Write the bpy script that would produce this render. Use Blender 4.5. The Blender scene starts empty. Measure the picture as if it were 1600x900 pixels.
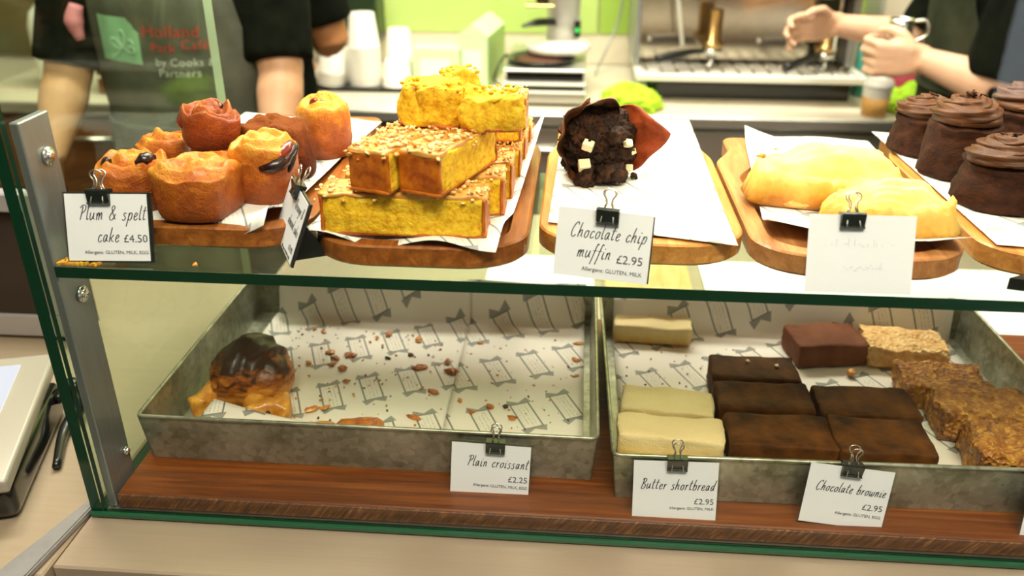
import bpy, bmesh, math, random
from mathutils import Vector, Matrix, noise
from mathutils.bvhtree import BVHTree

random.seed(7)
SC = bpy.context.scene
COL = SC.collection
BASE = 0.9            # height of the steel counter; everything below is built with z = 0 on it and lifted at the end
PI = math.pi

# ------------------------------------------------------------------ camera, world, lights, exposure
PITCH, YAW, ROLL, FPX = .45756, -.07658, .00209, 1329.9
EYE = 0.563425
def camera():
    cp, sp, cy, sy, cr, sr = (math.cos(PITCH), math.sin(PITCH), math.cos(YAW), math.sin(YAW), math.cos(ROLL), math.sin(ROLL))
    fwd = Vector((sy*cp, cy*cp, -sp)); right = Vector((cy, -sy, 0)); up = right.cross(fwd)
    r2 = right*cr + up*sr; u2 = up*cr - right*sr
    cd = bpy.data.cameras.new('camera'); co = bpy.data.objects.new('camera', cd); COL.objects.link(co)
    m = Matrix((r2, u2, -fwd)).transposed().to_4x4(); m.translation = Vector((0, 0, EYE + BASE))
    co.matrix_world = m
    cd.sensor_width = 36; cd.sensor_fit = 'HORIZONTAL'; cd.lens = FPX/1600*36
    cd.clip_start = .02; cd.clip_end = 60
    cd.dof.use_dof = True; cd.dof.focus_distance = .80; cd.dof.aperture_fstop = 4.2
    SC.camera = co
camera()

W = bpy.data.worlds.new('shop_daylight'); SC.world = W; W.use_nodes = True
W.node_tree.nodes['Background'].inputs[0].default_value = (.86, .93, 1.0, 1)
W.node_tree.nodes['Background'].inputs[1].default_value = 2.2

def area(name, loc, target, sx, sy, power, color=(1, .95, .86)):
    ld = bpy.data.lights.new(name, 'AREA'); ld.shape = 'RECTANGLE'; ld.size = sx; ld.size_y = sy
    ld.energy = power; ld.color = color
    o = bpy.data.objects.new(name, ld); COL.objects.link(o)
    o.location = loc; o['label'] = 'area light at ceiling height over the cafe'
    o.rotation_euler = (Vector(target) - Vector(loc)).to_track_quat('-Z', 'Y').to_euler()
    return o
# heights here are above the counter as well
area('ceiling_light_customers', (.20, -.30, 1.82), (.1, .85, 0), 1.2, .45, 40, (1, .88, .70))
area('ceiling_light_staff', (.1, 2.1, 1.80), (.1, 2.35, 0), 1.8, .5, 36, (1, .96, .84))
area('fill_light_person', (-.45, 1.22, 1.82), (-.60, 1.6, .2), 1.2, .3, 30, (1, .93, .80))  # added fill, brightens the person behind the case
SC.view_settings.view_transform = 'Standard'
SC.view_settings.look = 'None'
SC.view_settings.gamma = 1
SC.view_settings.exposure = 0.50
try: SC.view_settings.use_curve_mapping = False
except Exception: pass
SC.cycles.transparent_max_bounces = 24
SC.cycles.max_bounces = 8

# ------------------------------------------------------------------ materials
class NT:
    def __init__(s, name):
        m = bpy.data.materials.new(name); m.use_nodes = True
        s.m = m; s.t = m.node_tree; s.n = s.t.nodes; s.b = s.n['Principled BSDF']; s.out = s.n['Material Output']
    def new(s, k, **p):
        o = s.n.new(k)
        for a, v in p.items(): setattr(o, a, v)
        return o
    def put(s, sock, v):
        if hasattr(v, 'is_linked'): s.t.links.new(v, sock)
        elif v is not None: sock.default_value = v
    def math(s, op, a, b=None, c=None):
        o = s.new('ShaderNodeMath', operation=op); s.put(o.inputs[0], a)
        if b is not None: s.put(o.inputs[1], b)
        if c is not None: s.put(o.inputs[2], c)
        return o.outputs[0]
    def coord(s, k='Object'):
        if not hasattr(s, 'tc'): s.tc = s.new('ShaderNodeTexCoord')
        return s.tc.outputs[k]
    def mapping(s, v, scale=(1, 1, 1), rot=(0, 0, 0)):
        o = s.new('ShaderNodeMapping'); s.put(o.inputs[0], v); o.inputs['Scale'].default_value = scale; o.inputs['Rotation'].default_value = rot
        return o.outputs[0]
    def noise(s, scale, detail=4, rough=.6, vec=None, dist=0):
        o = s.new('ShaderNodeTexNoise'); s.put(o.inputs['Vector'], vec if vec is not None else s.coord())
        o.inputs['Scale'].default_value = scale; o.inputs['Detail'].default_value = detail; o.inputs['Roughness'].default_value = rough; o.inputs['Distortion'].default_value = dist
        return o.outputs['Fac']
    def voronoi(s, scale, vec=None, feature='F1'):
        o = s.new('ShaderNodeTexVoronoi', feature=feature); s.put(o.inputs['Vector'], vec if vec is not None else s.coord()); o.inputs['Scale'].default_value = scale
        return o.outputs['Distance']
    def ramp(s, fac, stops):
        o = s.new('ShaderNodeValToRGB'); s.put(o.inputs[0], fac); e = o.color_ramp.elements
        while len(e) < len(stops): e.new(.5)
        for k, (p, c) in zip(e, stops): k.position = p; k.color = (*c, 1)
        return o.outputs[0]
    def mix(s, fac, a, b):
        o = s.new('ShaderNodeMix', data_type='RGBA'); s.put(o.inputs[0], fac)
        s.put(o.inputs[6], (*a, 1) if isinstance(a, tuple) else a); s.put(o.inputs[7], (*b, 1) if isinstance(b, tuple) else b)
        return o.outputs[2]
    def bump(s, h, strength=.3, dist=.002):
        o = s.new('ShaderNodeBump'); s.put(o.inputs['Height'], h); o.inputs['Strength'].default_value = strength; o.inputs['Distance'].default_value = dist
        s.put(s.b.inputs['Normal'], o.outputs[0]); return o
    def base(s, c, rough=.5, metal=0, coat=0, spec=None, sss=0):
        s.put(s.b.inputs['Base Color'], (*c, 1) if isinstance(c, tuple) else c)
        s.put(s.b.inputs['Roughness'], rough); s.b.inputs['Metallic'].default_value = metal
        if coat: s.b.inputs['Coat Weight'].default_value = coat; s.b.inputs['Coat Roughness'].default_value = .12
        if spec is not None: s.b.inputs['Specular IOR Level'].default_value = spec
        return s.m
    def xyz(s, v):
        o = s.new('ShaderNodeSeparateXYZ'); s.put(o.inputs[0], v); return o.outputs

M = {}
def plain(name, c, rough=.5, metal=0, coat=0, var=0, scale=20, bump=0, bscale=60, bdist=.001, spec=None):
    n = NT(name)
    col = c
    if var:
        col = n.ramp(n.noise(scale), [(.3, tuple(max(0, x*(1-var)) for x in c)), (.7, tuple(min(1, x*(1+var)) for x in c))])
    n.base(col, rough, metal, coat, spec)
    if bump: n.bump(n.noise(bscale), bump, bdist)
    M[name] = n.m; return n.m
def two(name, c1, c2, scale, rough=.5, metal=0, coat=0, bump=0, bscale=60, bdist=.001, stretch=(1, 1, 1), lo=.35, hi=.65, detail=4, spec=None):
    n = NT(name); v = n.mapping(n.coord(), stretch)
    n.base(n.ramp(n.noise(scale, detail, vec=v), [(lo, c1), (hi, c2)]), rough, metal, coat, spec)
    if bump: n.bump(n.noise(bscale, vec=v), bump, bdist)
    M[name] = n.m; return n.m

def glass(name, tint, refl=.65, rough=0.0):
    n = NT(name); n.n.remove(n.b)
    lw = n.new('ShaderNodeLayerWeight'); lw.inputs[0].default_value = .5
    f = n.math('POWER', lw.outputs['Facing'], 5); f = n.math('MULTIPLY_ADD', f, .96, .04); f = n.math('MULTIPLY', f, refl)
    tr = n.new('ShaderNodeBsdfTransparent'); tr.inputs[0].default_value = (*tint, 1)
    gl = n.new('ShaderNodeBsdfGlossy'); gl.inputs['Roughness'].default_value = rough; gl.inputs['Color'].default_value = (1, 1, 1, 1)
    mx = n.new('ShaderNodeMixShader'); n.put(mx.inputs[0], f); n.put(mx.inputs[1], tr.outputs[0]); n.put(mx.inputs[2], gl.outputs[0])
    n.put(n.out.inputs[0], mx.outputs[0]); M[name] = n.m; return n.m
glass('clear_glass', (.985, .995, .985), .5)
glass('shelf_glass', (.90, .97, .92))
glass('side_glass', (.86, .93, .84), .3)
glass('plastic_sleeve', (.93, .95, .94), .8, .06)
plain('glass_edge', (.004, .035, .016), .12, spec=.5)
plain('glass_edge_pale', (.50, .60, .46), .3)
plain('glass_edge_light', (.015, .09, .042), .15)

def brushed(name, c, rough, stretch, metal=1.0, amt=.25):
    n = NT(name); v = n.mapping(n.coord(), stretch)
    h = n.noise(12, 6, .7, vec=v)
    n.base(n.ramp(h, [(.2, tuple(x*(1-amt) for x in c)), (.8, c)]), rough, metal)
    n.bump(h, .06, .001); M[name] = n.m
brushed('counter_steel', (.50, .405, .30), .36, (.6, 30, 30), metal=.4, amt=.12)
brushed('left_steel', (.46, .365, .255), .42, (.6, 20, 20), metal=.3, amt=.15)
brushed('case_floor_steel', (.55, .55, .48), .38, (1, 12, 12))
brushed('post_steel', (.30, .33, .32), .45, (12, 12, 1), metal=.7)
brushed('trim_metal', (.42, .42, .42), .4, (4, 4, 4), metal=.6)
brushed('back_steel', (.72, .70, .62), .35, (1, 8, 30), metal=.85)
brushed('chrome_panel', (.70, .62, .50), .14, (3, 3, 8), amt=.3)
plain('screw_metal', (.75, .75, .72), .2, 1)
plain('wire', (.72, .70, .64), .22, 1)
def galv():
    n = NT('galvanised'); v1 = n.voronoi(55); v2 = n.noise(18, 5)
    o = n.new('ShaderNodeTexVoronoi'); n.put(o.inputs['Vector'], n.coord()); o.inputs['Scale'].default_value = 150
    n.base(n.ramp(n.math('ADD', n.math('MULTIPLY', v2, .8), n.math('MULTIPLY', o.outputs['Color'], .22)),
           [(.30, (.18, .19, .12)), (.55, (.40, .41, .31)), (.8, (.62, .63, .52))]), .38, .7)
    n.bump(v2, .12, .001); M['galvanised'] = n.m
galv()
def wood(name, cs, rough=.4, stretch=(2, 22, 22), scale=6, coat=.2, bump=.12):
    n = NT(name); v = n.mapping(n.coord(), stretch)
    g = n.noise(scale, 6, .65, vec=v, dist=.6); fine = n.noise(scale*7, 4, .7, vec=v)
    f = n.math('ADD', n.math('MULTIPLY', g, .8), n.math('MULTIPLY', fine, .2))
    n.base(n.ramp(f, list(zip((.32, .5, .68), cs))), rough, 0, coat, .3); n.bump(fine, bump, .0006); M[name] = n.m
wood('dark_board', ((.060, .013, .0012), (.15, .036, .003), (.27, .075, .006)), .42, (1.2, 26, 20), 5, coat=.08)
wood('board_wood', ((.32, .12, .022), (.52, .23, .05), (.68, .36, .10)), .38, (16, 1.6, 16), 5)
wood('board_wood_dark', ((.14, .038, .006), (.27, .085, .014), (.44, .16, .03)), .36, (16, 1.6, 16), 5)
wood('board_wood_rosy', ((.24, .08, .022), (.42, .18, .06), (.62, .31, .11)), .38, (14, 1.6, 16), 4)
wood('pale_wood', ((.62, .38, .12), (.74, .50, .20), (.82, .60, .28)), .4, (16, 2, 16), 5)
wood('brown_panel', ((.10, .035, .012), (.16, .06, .02), (.24, .09, .03)), .4, (1.2, 20, 20), 5)
n = NT('worn_edge'); v = n.mapping(n.coord(), (1, 1, 1), (0, .9, 0)); v2 = n.mapping(v, (1, 8, 8))
n.base(n.ramp(n.noise(40, 6, .7, vec=v2), [(.38, (.05, .016, .005)), (.56, (.16, .055, .014)), (.72, (.42, .20, .07)), (.8, (.75, .55, .3))]), .55)
n.bump(n.noise(60, 5, vec=v2), .35, .001); M['worn_edge'] = n.m

def printed_paper(name, white, ink, strength, rot=.21, crinkle=.1):
    n = NT(name); uv = n.coord('UV')
    x, y, _ = n.xyz(n.mapping(uv, (1, 1, 1), (0, 0, -rot)))
    fu = n.math('MULTIPLY', n.math('SUBTRACT', n.math('FRACT', n.math('DIVIDE', x, .047)), .5), .047)
    fv = n.math('MULTIPLY', n.math('SUBTRACT', n.math('FRACT', n.math('DIVIDE', y, .098)), .5), .098)
    au = n.math('ABSOLUTE', fu); av = n.math('ABSOLUTE', fv)
    m = n.math('MAXIMUM', n.math('SUBTRACT', au, .0105), n.math('SUBTRACT', av, .024))
    outline = n.math('LESS_THAN', n.math('ABSOLUTE', m), .0010)
    q = n.math('SUBTRACT', av, .0235)
    cap = n.math('MULTIPLY', n.math('GREATER_THAN', q, 0), n.math('LESS_THAN', n.math('SUBTRACT', au, n.math('MULTIPLY', q, -.35)), .0150))
    cap = n.math('MULTIPLY', cap, n.math('LESS_THAN', q, n.math('MULTIPLY_ADD', au, .62, .0035)))
    inner = n.math('LESS_THAN', m, -.003)
    ln = n.math('LESS_THAN', n.math('FRACT', n.math('DIVIDE', fu, .0042)), .34)
    tx = n.math('GREATER_THAN', n.noise(420, 2, vec=uv), .5)
    text = n.math('MULTIPLY', n.math('MULTIPLY', inner, ln), n.math('MULTIPLY', tx, .45))
    speck = n.math('MULTIPLY_ADD', n.noise(900, 2, vec=uv), .7, .45)
    f = n.math('MAXIMUM', n.math('MAXIMUM', outline, n.math('MULTIPLY', cap, .85)), text)
    f = n.math('MULTIPLY', n.math('MULTIPLY', f, strength), speck)
    n.base(n.mix(f, white, ink), .55)
    n.bump(n.noise(16, 3), crinkle, .006); M[name] = n.m
printed_paper('tray_paper', (.82, .78, .66), (.055, .08, .07), 1.0, rot=.42)
printed_paper('board_paper', (.80, .79, .74), (.12, .15, .15), .9, rot=.55)
plain('lit_floor_white', (.88, .88, .85), .6, bump=.1, bscale=30)  # white that paints the lit floor behind the trays
plain('card_paper', (.80, .83, .87), .5)
plain('ink', (.012, .018, .03), .6)
plain('ink_grey', (.09, .10, .12), .6)
plain('ink_overexposed', (.66, .70, .75), .6)  # overexposure put into the ink colour
plain('black_plastic', (.010, .011, .009), .25)
plain('black_card', (.015, .016, .014), .4)
plain('clip_black', (.012, .018, .015), .22)

# food
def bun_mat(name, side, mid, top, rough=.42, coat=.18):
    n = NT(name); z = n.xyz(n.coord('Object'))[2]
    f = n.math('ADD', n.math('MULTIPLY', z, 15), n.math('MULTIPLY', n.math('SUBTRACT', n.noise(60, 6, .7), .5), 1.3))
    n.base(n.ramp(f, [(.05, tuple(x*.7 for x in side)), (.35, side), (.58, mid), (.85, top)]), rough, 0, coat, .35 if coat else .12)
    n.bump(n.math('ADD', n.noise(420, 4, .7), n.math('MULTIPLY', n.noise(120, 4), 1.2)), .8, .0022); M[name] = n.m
bun_mat('bun_golden', (.36, .072, .003), (.52, .135, .005), (.74, .31, .026))
bun_mat('bun_brown', (.085, .014, .001), (.14, .026, .0015), (.20, .050, .006), .6, 0)
bun_mat('bun_glazed', (.26, .042, .003), (.40, .085, .004), (.58, .18, .010))
plain('plum_filling', (.016, .003, .004), .28, coat=.25, bump=.5, bscale=220)
plain('plum_flesh', (.16, .012, .004), .25, coat=.25, bump=.4, bscale=200)
n = NT('cake_crumb'); n.base(n.ramp(n.noise(150, 5, .7), [(.30, (.58, .25, .001)), (.5, (.84, .50, .006)), (.72, (.94, .68, .05))]), .75)
n.bump(n.math('ADD', n.noise(300, 4), n.noise(110, 3)), .8, .002); M['cake_crumb'] = n.m
two('cake_crust', (.30, .050, .001), (.60, .165, .004), 90, .5, coat=.2, bump=.5, bscale=260, bdist=.001)
two('almond_nib', (.80, .50, .14), (.90, .72, .38), 60, .5)
two('almond_toast', (.58, .22, .03), (.78, .44, .10), 60, .45, coat=.2)
n = NT('choc_muffin'); n.base(n.ramp(n.noise(70, 6, .7), [(.34, (.007, .0025, .0012)), (.52, (.026, .009, .003)), (.70, (.095, .034, .010))]), .6, 0, 0, .18)
n.bump(n.math('ADD', n.noise(180, 5), n.noise(60, 4)), .8, .003); M['choc_muffin'] = n.m
two('wrapper_dark', (.020, .006, .002), (.15, .045, .010), 45, .4, coat=.1, bump=.4, bscale=50, bdist=.003)
two('wrapper_red', (.20, .026, .004), (.36, .062, .012), 120, .5, bump=.2, bscale=80)
two('wrapper_pale', (.22, .10, .055), (.34, .18, .11), 40, .4)
plain('white_chocolate', (.86, .76, .46), .35)
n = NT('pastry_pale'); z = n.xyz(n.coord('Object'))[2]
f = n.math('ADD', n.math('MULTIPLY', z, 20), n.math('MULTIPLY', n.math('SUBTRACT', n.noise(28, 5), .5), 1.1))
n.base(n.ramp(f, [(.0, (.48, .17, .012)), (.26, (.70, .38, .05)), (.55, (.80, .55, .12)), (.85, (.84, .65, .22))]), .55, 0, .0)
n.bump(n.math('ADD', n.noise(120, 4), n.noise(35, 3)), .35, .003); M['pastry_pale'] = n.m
two('pastry_flaky', (.55, .20, .025), (.85, .52, .14), 50, .45, bump=.7, bscale=120, bdist=.003, stretch=(1, 1, 5))
n = NT('choc_sponge'); n.base(n.ramp(n.noise(90, 6, .7), [(.3, (.010, .0026, .0007)), (.7, (.058, .0150, .0036))]), .7, 0, 0, .2); n.bump(n.noise(260, 5), .6, .002); M['choc_sponge'] = n.m
n = NT('frosting'); n.base(n.ramp(n.noise(40, 4), [(.3, (.050, .0165, .005)), (.7, (.115, .042, .014))]), .45, 0, 0, .25); n.bump(n.noise(200, 3), .15, .001); M['frosting'] = n.m
n = NT('croissant'); z = n.xyz(n.coord('Object'))[2]; v = n.mapping(n.coord('Object'), (14, 60, 120), (.5, .1, 0))
f = n.math('ADD', n.math('MULTIPLY_ADD', z, -17, 1.08), n.math('MULTIPLY', n.math('SUBTRACT', n.noise(1, 5, .65, vec=n.mapping(n.coord('Object'), (22, 40, 90), (.4, .5, .2))), .5), 1.9))
n.base(n.ramp(f, [(.08, (.035, .014, .006)), (.30, (.060, .018, .004)), (.48, (.30, .075, .006)), (.8, (.66, .26, .03))]), .42, 0, .15)
n.bump(n.noise(1, 4, vec=v), .5, .003); M['croissant'] = n.m
two('flake_golden', (.50, .15, .006), (.80, .40, .05), 70, .4, coat=.3, bump=.6, bscale=160, bdist=.002)
two('flake_brown', (.34, .075, .004), (.66, .22, .016), 90, .4, coat=.3, bump=.6, bscale=180, bdist=.002)
two('flake_dark', (.03, .012, .006), (.10, .035, .014), 90, .5)
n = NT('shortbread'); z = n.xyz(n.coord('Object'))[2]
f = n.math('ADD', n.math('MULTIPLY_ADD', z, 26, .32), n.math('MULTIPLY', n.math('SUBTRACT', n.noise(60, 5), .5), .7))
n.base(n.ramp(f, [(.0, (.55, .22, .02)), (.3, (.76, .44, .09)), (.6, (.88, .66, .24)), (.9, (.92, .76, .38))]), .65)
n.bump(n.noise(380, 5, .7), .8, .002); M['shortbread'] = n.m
def brownie_mat(name, c1, c2):
    n = NT(name); n.base(n.ramp(n.noise(26, 6, .62), [(.3, c1), (.72, c2)]), .6, 0, 0, .12)
    n.bump(n.math('ADD', n.noise(170, 5), n.math('MULTIPLY', n.voronoi(70), .6)), .4, .002); M[name] = n.m
brownie_mat('brownie', (.016, .005, .0007), (.17, .058, .007))
brownie_mat('brownie_light', (.11, .034, .014), (.22, .082, .038))
n = NT('flapjack'); o = n.new('ShaderNodeTexVoronoi'); n.put(o.inputs['Vector'], n.coord()); o.inputs['Scale'].default_value = 230
n.base(n.ramp(n.math('ADD', n.math('MULTIPLY', n.noise(60, 5), .7), n.math('MULTIPLY', o.outputs['Color'], .3)), [(.28, (.13, .035, .003)), (.5, (.42, .15, .012)), (.72, (.72, .38, .06))]), .5, 0, .15)
n.bump(n.voronoi(230), .9, .004); M['flapjack'] = n.m
n = NT('flapjack_pale'); n.base(n.ramp(n.noise(80, 5), [(.3, (.62, .30, .08)), (.55, (.82, .54, .20)), (.75, (.90, .70, .38))]), .6); n.bump(n.voronoi(200), .9, .004); M['flapjack_pale'] = n.m
# people and background
def skin(name, c1, c2):
    n = NT(name); n.base(n.ramp(n.noise(14, 4), [(.3, c1), (.7, c2)]), .48); n.b.inputs['Subsurface Weight'].default_value = .12
    n.b.inputs['Subsurface Radius'].default_value = (.01, .004, .002); n.bump(n.noise(220, 3), .08, .001); M[name] = n.m
skin('skin_warm', (.60, .32, .17), (.74, .45, .27)); skin('skin_fair', (.74, .42, .26), (.84, .54, .36)); skin('skin_brown', (.42, .17, .06), (.54, .24, .09))
two('shirt_black', (.0015, .0025, .0012), (.005, .007, .0035), 30, .95, spec=.08, bump=.3, bscale=90, bdist=.002)
two('apron_grey', (.085, .092, .066), (.12, .128, .095), 18, .85, spec=.1, bump=.25, bscale=400)
two('apron_dark', (.020, .026, .014), (.040, .046, .026), 14, .85, spec=.1, bump=.3, bscale=40, bdist=.004)
plain('trouser', (.02, .02, .025), .8); plain('hair', (.03, .016, .008), .5); plain('pink_cloth', (.62, .22, .26), .7)
plain('print_green', (.30, .60, .36), .6); plain('print_leaf', (.52, .76, .56), .6); plain('print_red', (.55, .045, .018), .6); plain('print_white', (.62, .64, .60), .6)
two('wall_green', (.46, .62, .16), (.52, .68, .20), 3, .5); plain('wall_green_deep', (.33, .50, .07), .5)
plain('wall_front', (.10, .085, .06), .7)
plain('wall_cream', (.74, .66, .50), .5, var=.06, scale=6); plain('ceiling_white', (.85, .85, .82), .8); two('floor_tile', (.10, .08, .06), (.16, .13, .10), 4, .5)
two('counter_cream', (.70, .62, .47), (.78, .70, .55), 8, .35)
plain('paper_cup', (.86, .84, .74), .5); plain('cup_sleeve', (.66, .36, .09), .6, var=.1); plain('lid_white', (.88, .88, .82), .4)
plain('box_pale', (.62, .78, .46), .5); plain('box_green', (.36, .54, .14), .5); plain('box_label', (.80, .84, .76), .5)
plain('dark_cabinet', (.012, .030, .010), .35); plain('black_gloss', (.008, .010, .008), .12); plain('dark_mesh', (.06, .07, .04), .5, .5)
plain('machine_white', (.86, .84, .74), .3); plain('coffee_grounds', (.10, .035, .012), .8, bump=.8, bscale=200); plain('brass', (.62, .40, .16), .25, 1)
two('cloth_lime', (.32, .62, .010), (.56, .86, .035), 20, .8, bump=.4, bscale=120, bdist=.003)
plain('teal', (.09, .42, .33), .4); plain('raspberry', (.55, .06, .12), .45); plain('pale_yellow', (.86, .84, .42), .5); plain('machine_red', (.35, .05, .02), .3)
n = NT('green_led'); n.base((.01, .2, .03), .3); n.b.inputs['Emission Color'].default_value = (.02, 1, .12, 1); n.b.inputs['Emission Strength'].default_value = .7; M['green_led'] = n.m
n = NT('screen'); n.base((.02, .02, .02), .2); n.b.inputs['Emission Color'].default_value = (.88, .92, 1, 1); n.b.inputs['Emission Strength'].default_value = .62; M['screen'] = n.m
n = NT('lamp_tube'); n.base((.9, .9, .9), .4); n.b.inputs['Emission Color'].default_value = (1, .9, .7, 1); n.b.inputs['Emission Strength'].default_value = 6; M['lamp_tube'] = n.m
plain('silver_plastic', (.62, .60, .54), .35, .3); plain('till_frame', (.36, .34, .28), .4, .2); plain('wall_olive', (.13, .10, .035), .5); plain('dark_glass_panel', (.012, .006, .003), .1); plain('lilac_frame', (.40, .38, .40), .4, .3)

# ------------------------------------------------------------------ helpers
def E(name, label, cat, loc=(0, 0, 0), rz=0, group=None, rot=None):
    o = bpy.data.objects.new(name, None); COL.objects.link(o); o.empty_display_size = .02
    o.location = loc; o.rotation_euler = rot if rot else (0, 0, rz)
    o['label'] = label; o['category'] = cat
    if group: o['group'] = group
    return o
def tag(o, label, cat, group=None):
    o['label'] = label; o['category'] = cat
    if group: o['group'] = group
    return o
def O(name, bm, mat, parent=None, loc=(0, 0, 0), rot=(0, 0, 0), smooth=True, label=None, kind=None):
    if isinstance(bm, bmesh.types.BMesh):
        me = bpy.data.meshes.new(name); bmesh.ops.recalc_face_normals(bm, faces=bm.faces); bm.to_mesh(me); bm.free()
    else: me = bm
    for m in (mat if isinstance(mat, (list, tuple)) else [mat]):
        if m: me.materials.append(M[m])
    if smooth: me.polygons.foreach_set('use_smooth', [True]*len(me.polygons))
    o = bpy.data.objects.new(name, me); COL.objects.link(o); o.location = loc; o.rotation_euler = rot
    if parent: o.parent = parent
    if label: o['label'] = label
    if kind: o['kind'] = kind
    return o
def S(name, bm, mat, parent=None, **k):
    o = O(name, bm, mat, parent, smooth=k.pop('smooth', False), **k)
    if not parent: o['kind'] = 'structure'
    return o
def dup(root, loc=None, rot=None, label=None, scale=None):
    r = root.copy(); COL.objects.link(r)
    if loc is not None: r.location = loc
    if rot is not None: r.rotation_euler = rot if isinstance(rot, tuple) else (0, 0, rot)
    if scale is not None: r.scale = scale
    if label: r['label'] = label
    for c0 in [x for x in COL.objects if x.parent == root]:
        c = c0.copy(); COL.objects.link(c); c.parent = r
        for d0 in [x for x in COL.objects if x.parent == c0]:
            d = d0.copy(); COL.objects.link(d); d.parent = c
    return r
def box(bm, c, s, bev=0, rot=None, seg=1, mi=0):
    """a box with centre c and sizes s, optionally bevelled"""
    b = bmesh.new(); bmesh.ops.create_cube(b, size=1)
    for v in b.verts: v.co = Vector((v.co.x*s[0], v.co.y*s[1], v.co.z*s[2]))
    if bev: bmesh.ops.bevel(b, geom=list(b.edges), offset=bev, segments=seg, affect='EDGES', profile=.6)
    mt = Matrix.Translation(c) @ (rot.to_4x4() if rot else Matrix.Identity(4))
    join(bm, b, mt, mi); return bm
def join(bm, b, mt=None, mi=None):
    vm = {}
    for v in b.verts: vm[v] = bm.verts.new(mt @ v.co if mt else v.co)
    for f in b.faces:
        try:
            g = bm.faces.new([vm[v] for v in f.verts]); g.smooth = f.smooth; g.material_index = f.material_index if mi is None else mi
        except ValueError: pass
    b.free()
def B(c, s, bev=0, rot=None, seg=1): return box(bmesh.new(), c, s, bev, rot, seg)
def box2(lo, hi, bev=0, bm=None):
    c = [(a+b)/2 for a, b in zip(lo, hi)]; s = [abs(b-a) for a, b in zip(lo, hi)]
    return box(bm or bmesh.new(), c, s, bev)
def prism(pts, z0, z1, bm=None, bev=0):
    bm = bm or bmesh.new(); a = [bm.verts.new((x, y, z0)) for x, y in pts]; b = [bm.verts.new((x, y, z1)) for x, y in pts]
    n = len(pts); bm.faces.new(a[::-1]); t = bm.faces.new(b)
    for i in range(n): bm.faces.new((a[i], a[(i+1) % n], b[(i+1) % n], b[i]))
    if bev: bmesh.ops.bevel(bm, geom=list(t.edges), offset=bev, segments=2, affect='EDGES')
    return bm
def cr(pts, n, closed=False):
    """Catmull-Rom through pts, n samples a segment"""
    P = [Vector(p) for p in pts]; m = len(P); out = []
    for i in range(m if closed else m-1):
        p1, p2 = P[i], P[(i+1) % m]
        p0 = P[i-1] if (closed or i > 0) else p1*2-p2
        p3 = P[(i+2) % m] if (closed or i+2 < m) else p2*2-p1
        for k in range(n):
            t = k/n
            out.append(.5*((2*p1)+(p2-p0)*t+(2*p0-5*p1+4*p2-p3)*t*t+(3*p1-3*p2+p3-p0)*t*t*t))
    if not closed: out.append(P[-1])
    return out
def tube(bm, pts, rad, n=8, caps=True, closed=False, flat=None):
    """sweep a circle (rad number or list) along pts; flat=(a,b) scales the two axes"""
    P = [Vector(p) for p in pts]; R = rad if isinstance(rad, (list, tuple)) else [rad]*len(P)
    if len(R) != len(P): R = [R[min(len(R)-1, int(i*(len(R)-1)/(len(P)-1)))] + (R[min(len(R)-1, int(i*(len(R)-1)/(len(P)-1))+1)]-R[int(i*(len(R)-1)/(len(P)-1))])*((i*(len(R)-1)/(len(P)-1)) % 1) for i in range(len(P))]
    rings = []; u = None
    for i, p in enumerate(P):
        if closed: d = P[(i+1) % len(P)]-P[i-1]
        else: d = P[min(i+1, len(P)-1)]-P[max(i-1, 0)]
        d.normalize()
        if u is None: u = d.orthogonal().normalized()
        else:
            u = u-d*u.dot(d)
            u = u.normalized() if u.length > 1e-6 else d.orthogonal().normalized()
        w = d.cross(u); fa, fb = flat or (1, 1)
        rings.append([bm.verts.new(p+(u*math.cos(2*PI*k/n)*fa+w*math.sin(2*PI*k/n)*fb)*R[i]) for k in range(n)])
    m = len(rings)
    for i in range(m if closed else m-1):
        a, b = rings[i], rings[(i+1) % m]
        for k in range(n): bm.faces.new((a[k], a[(k+1) % n], b[(k+1) % n], b[k]))
    if caps and not closed: bm.faces.new(rings[0][::-1]); bm.faces.new(rings[-1])
    return bm
def T(pts, rad, n=8, **k): return tube(bmesh.new(), pts, rad, n, **k)
def lathe(prof, n=32, bm=None, disp=None, closed_top=True):
    """revolve (r, z) pairs about z"""
    bm = bm or bmesh.new(); rings = []
    for r, z in prof:
        if r < 1e-6: rings.append([bm.verts.new((0, 0, z))])
        else: rings.append([bm.verts.new((r*math.cos(2*PI*k/n), r*math.sin(2*PI*k/n), z)) for k in range(n)])
    for a, b in zip(rings, rings[1:]):
        for k in range(n):
            q = (k+1) % n
            if len(a) == 1 and len(b) == 1: continue
            if len(a) == 1: bm.faces.new((a[0], b[k], b[q]))
            elif len(b) == 1: bm.faces.new((a[k], a[q], b[0]))
            else: bm.faces.new((a[k], a[q], b[q], b[k]))
    if disp:
        for v in bm.verts: v.co = disp(v.co)
    return bm
def nz(p, s, seed=0): return noise.noise(Vector((p[0]*s+seed*7.3, p[1]*s-seed*3.1, p[2]*s+seed*1.7)))
def rbox(sx, sy, sz, r, n=10, disp=None, zbase=True):
    """rounded box standing on z = 0, with an optional displacement p -> p"""
    b = bmesh.new(); bmesh.ops.create_cube(b, size=2); bmesh.ops.subdivide_edges(b, edges=b.edges, cuts=n, use_grid_fill=True)
    h = (sx/2, sy/2, sz/2)
    for v in b.verts:
        p = Vector(); 
        for i in range(3):
            t = v.co[i]; t = math.copysign(1-(1-abs(t))**1.25, t); p[i] = t*h[i]
        c = Vector([max(-h[i]+r, min(h[i]-r, p[i])) for i in range(3)]); d = p-c
        if d.length > 1e-9 and sum(1 for i in range(3) if abs(d[i]) > 1e-9) > 1: p = c+d*(r/max(d.length, r) if d.length > r else 1)
        elif d.length > 1e-9: p = c+d
        if zbase: p.z += h[2]
        v.co = disp(p) if disp else p
    return b
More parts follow.
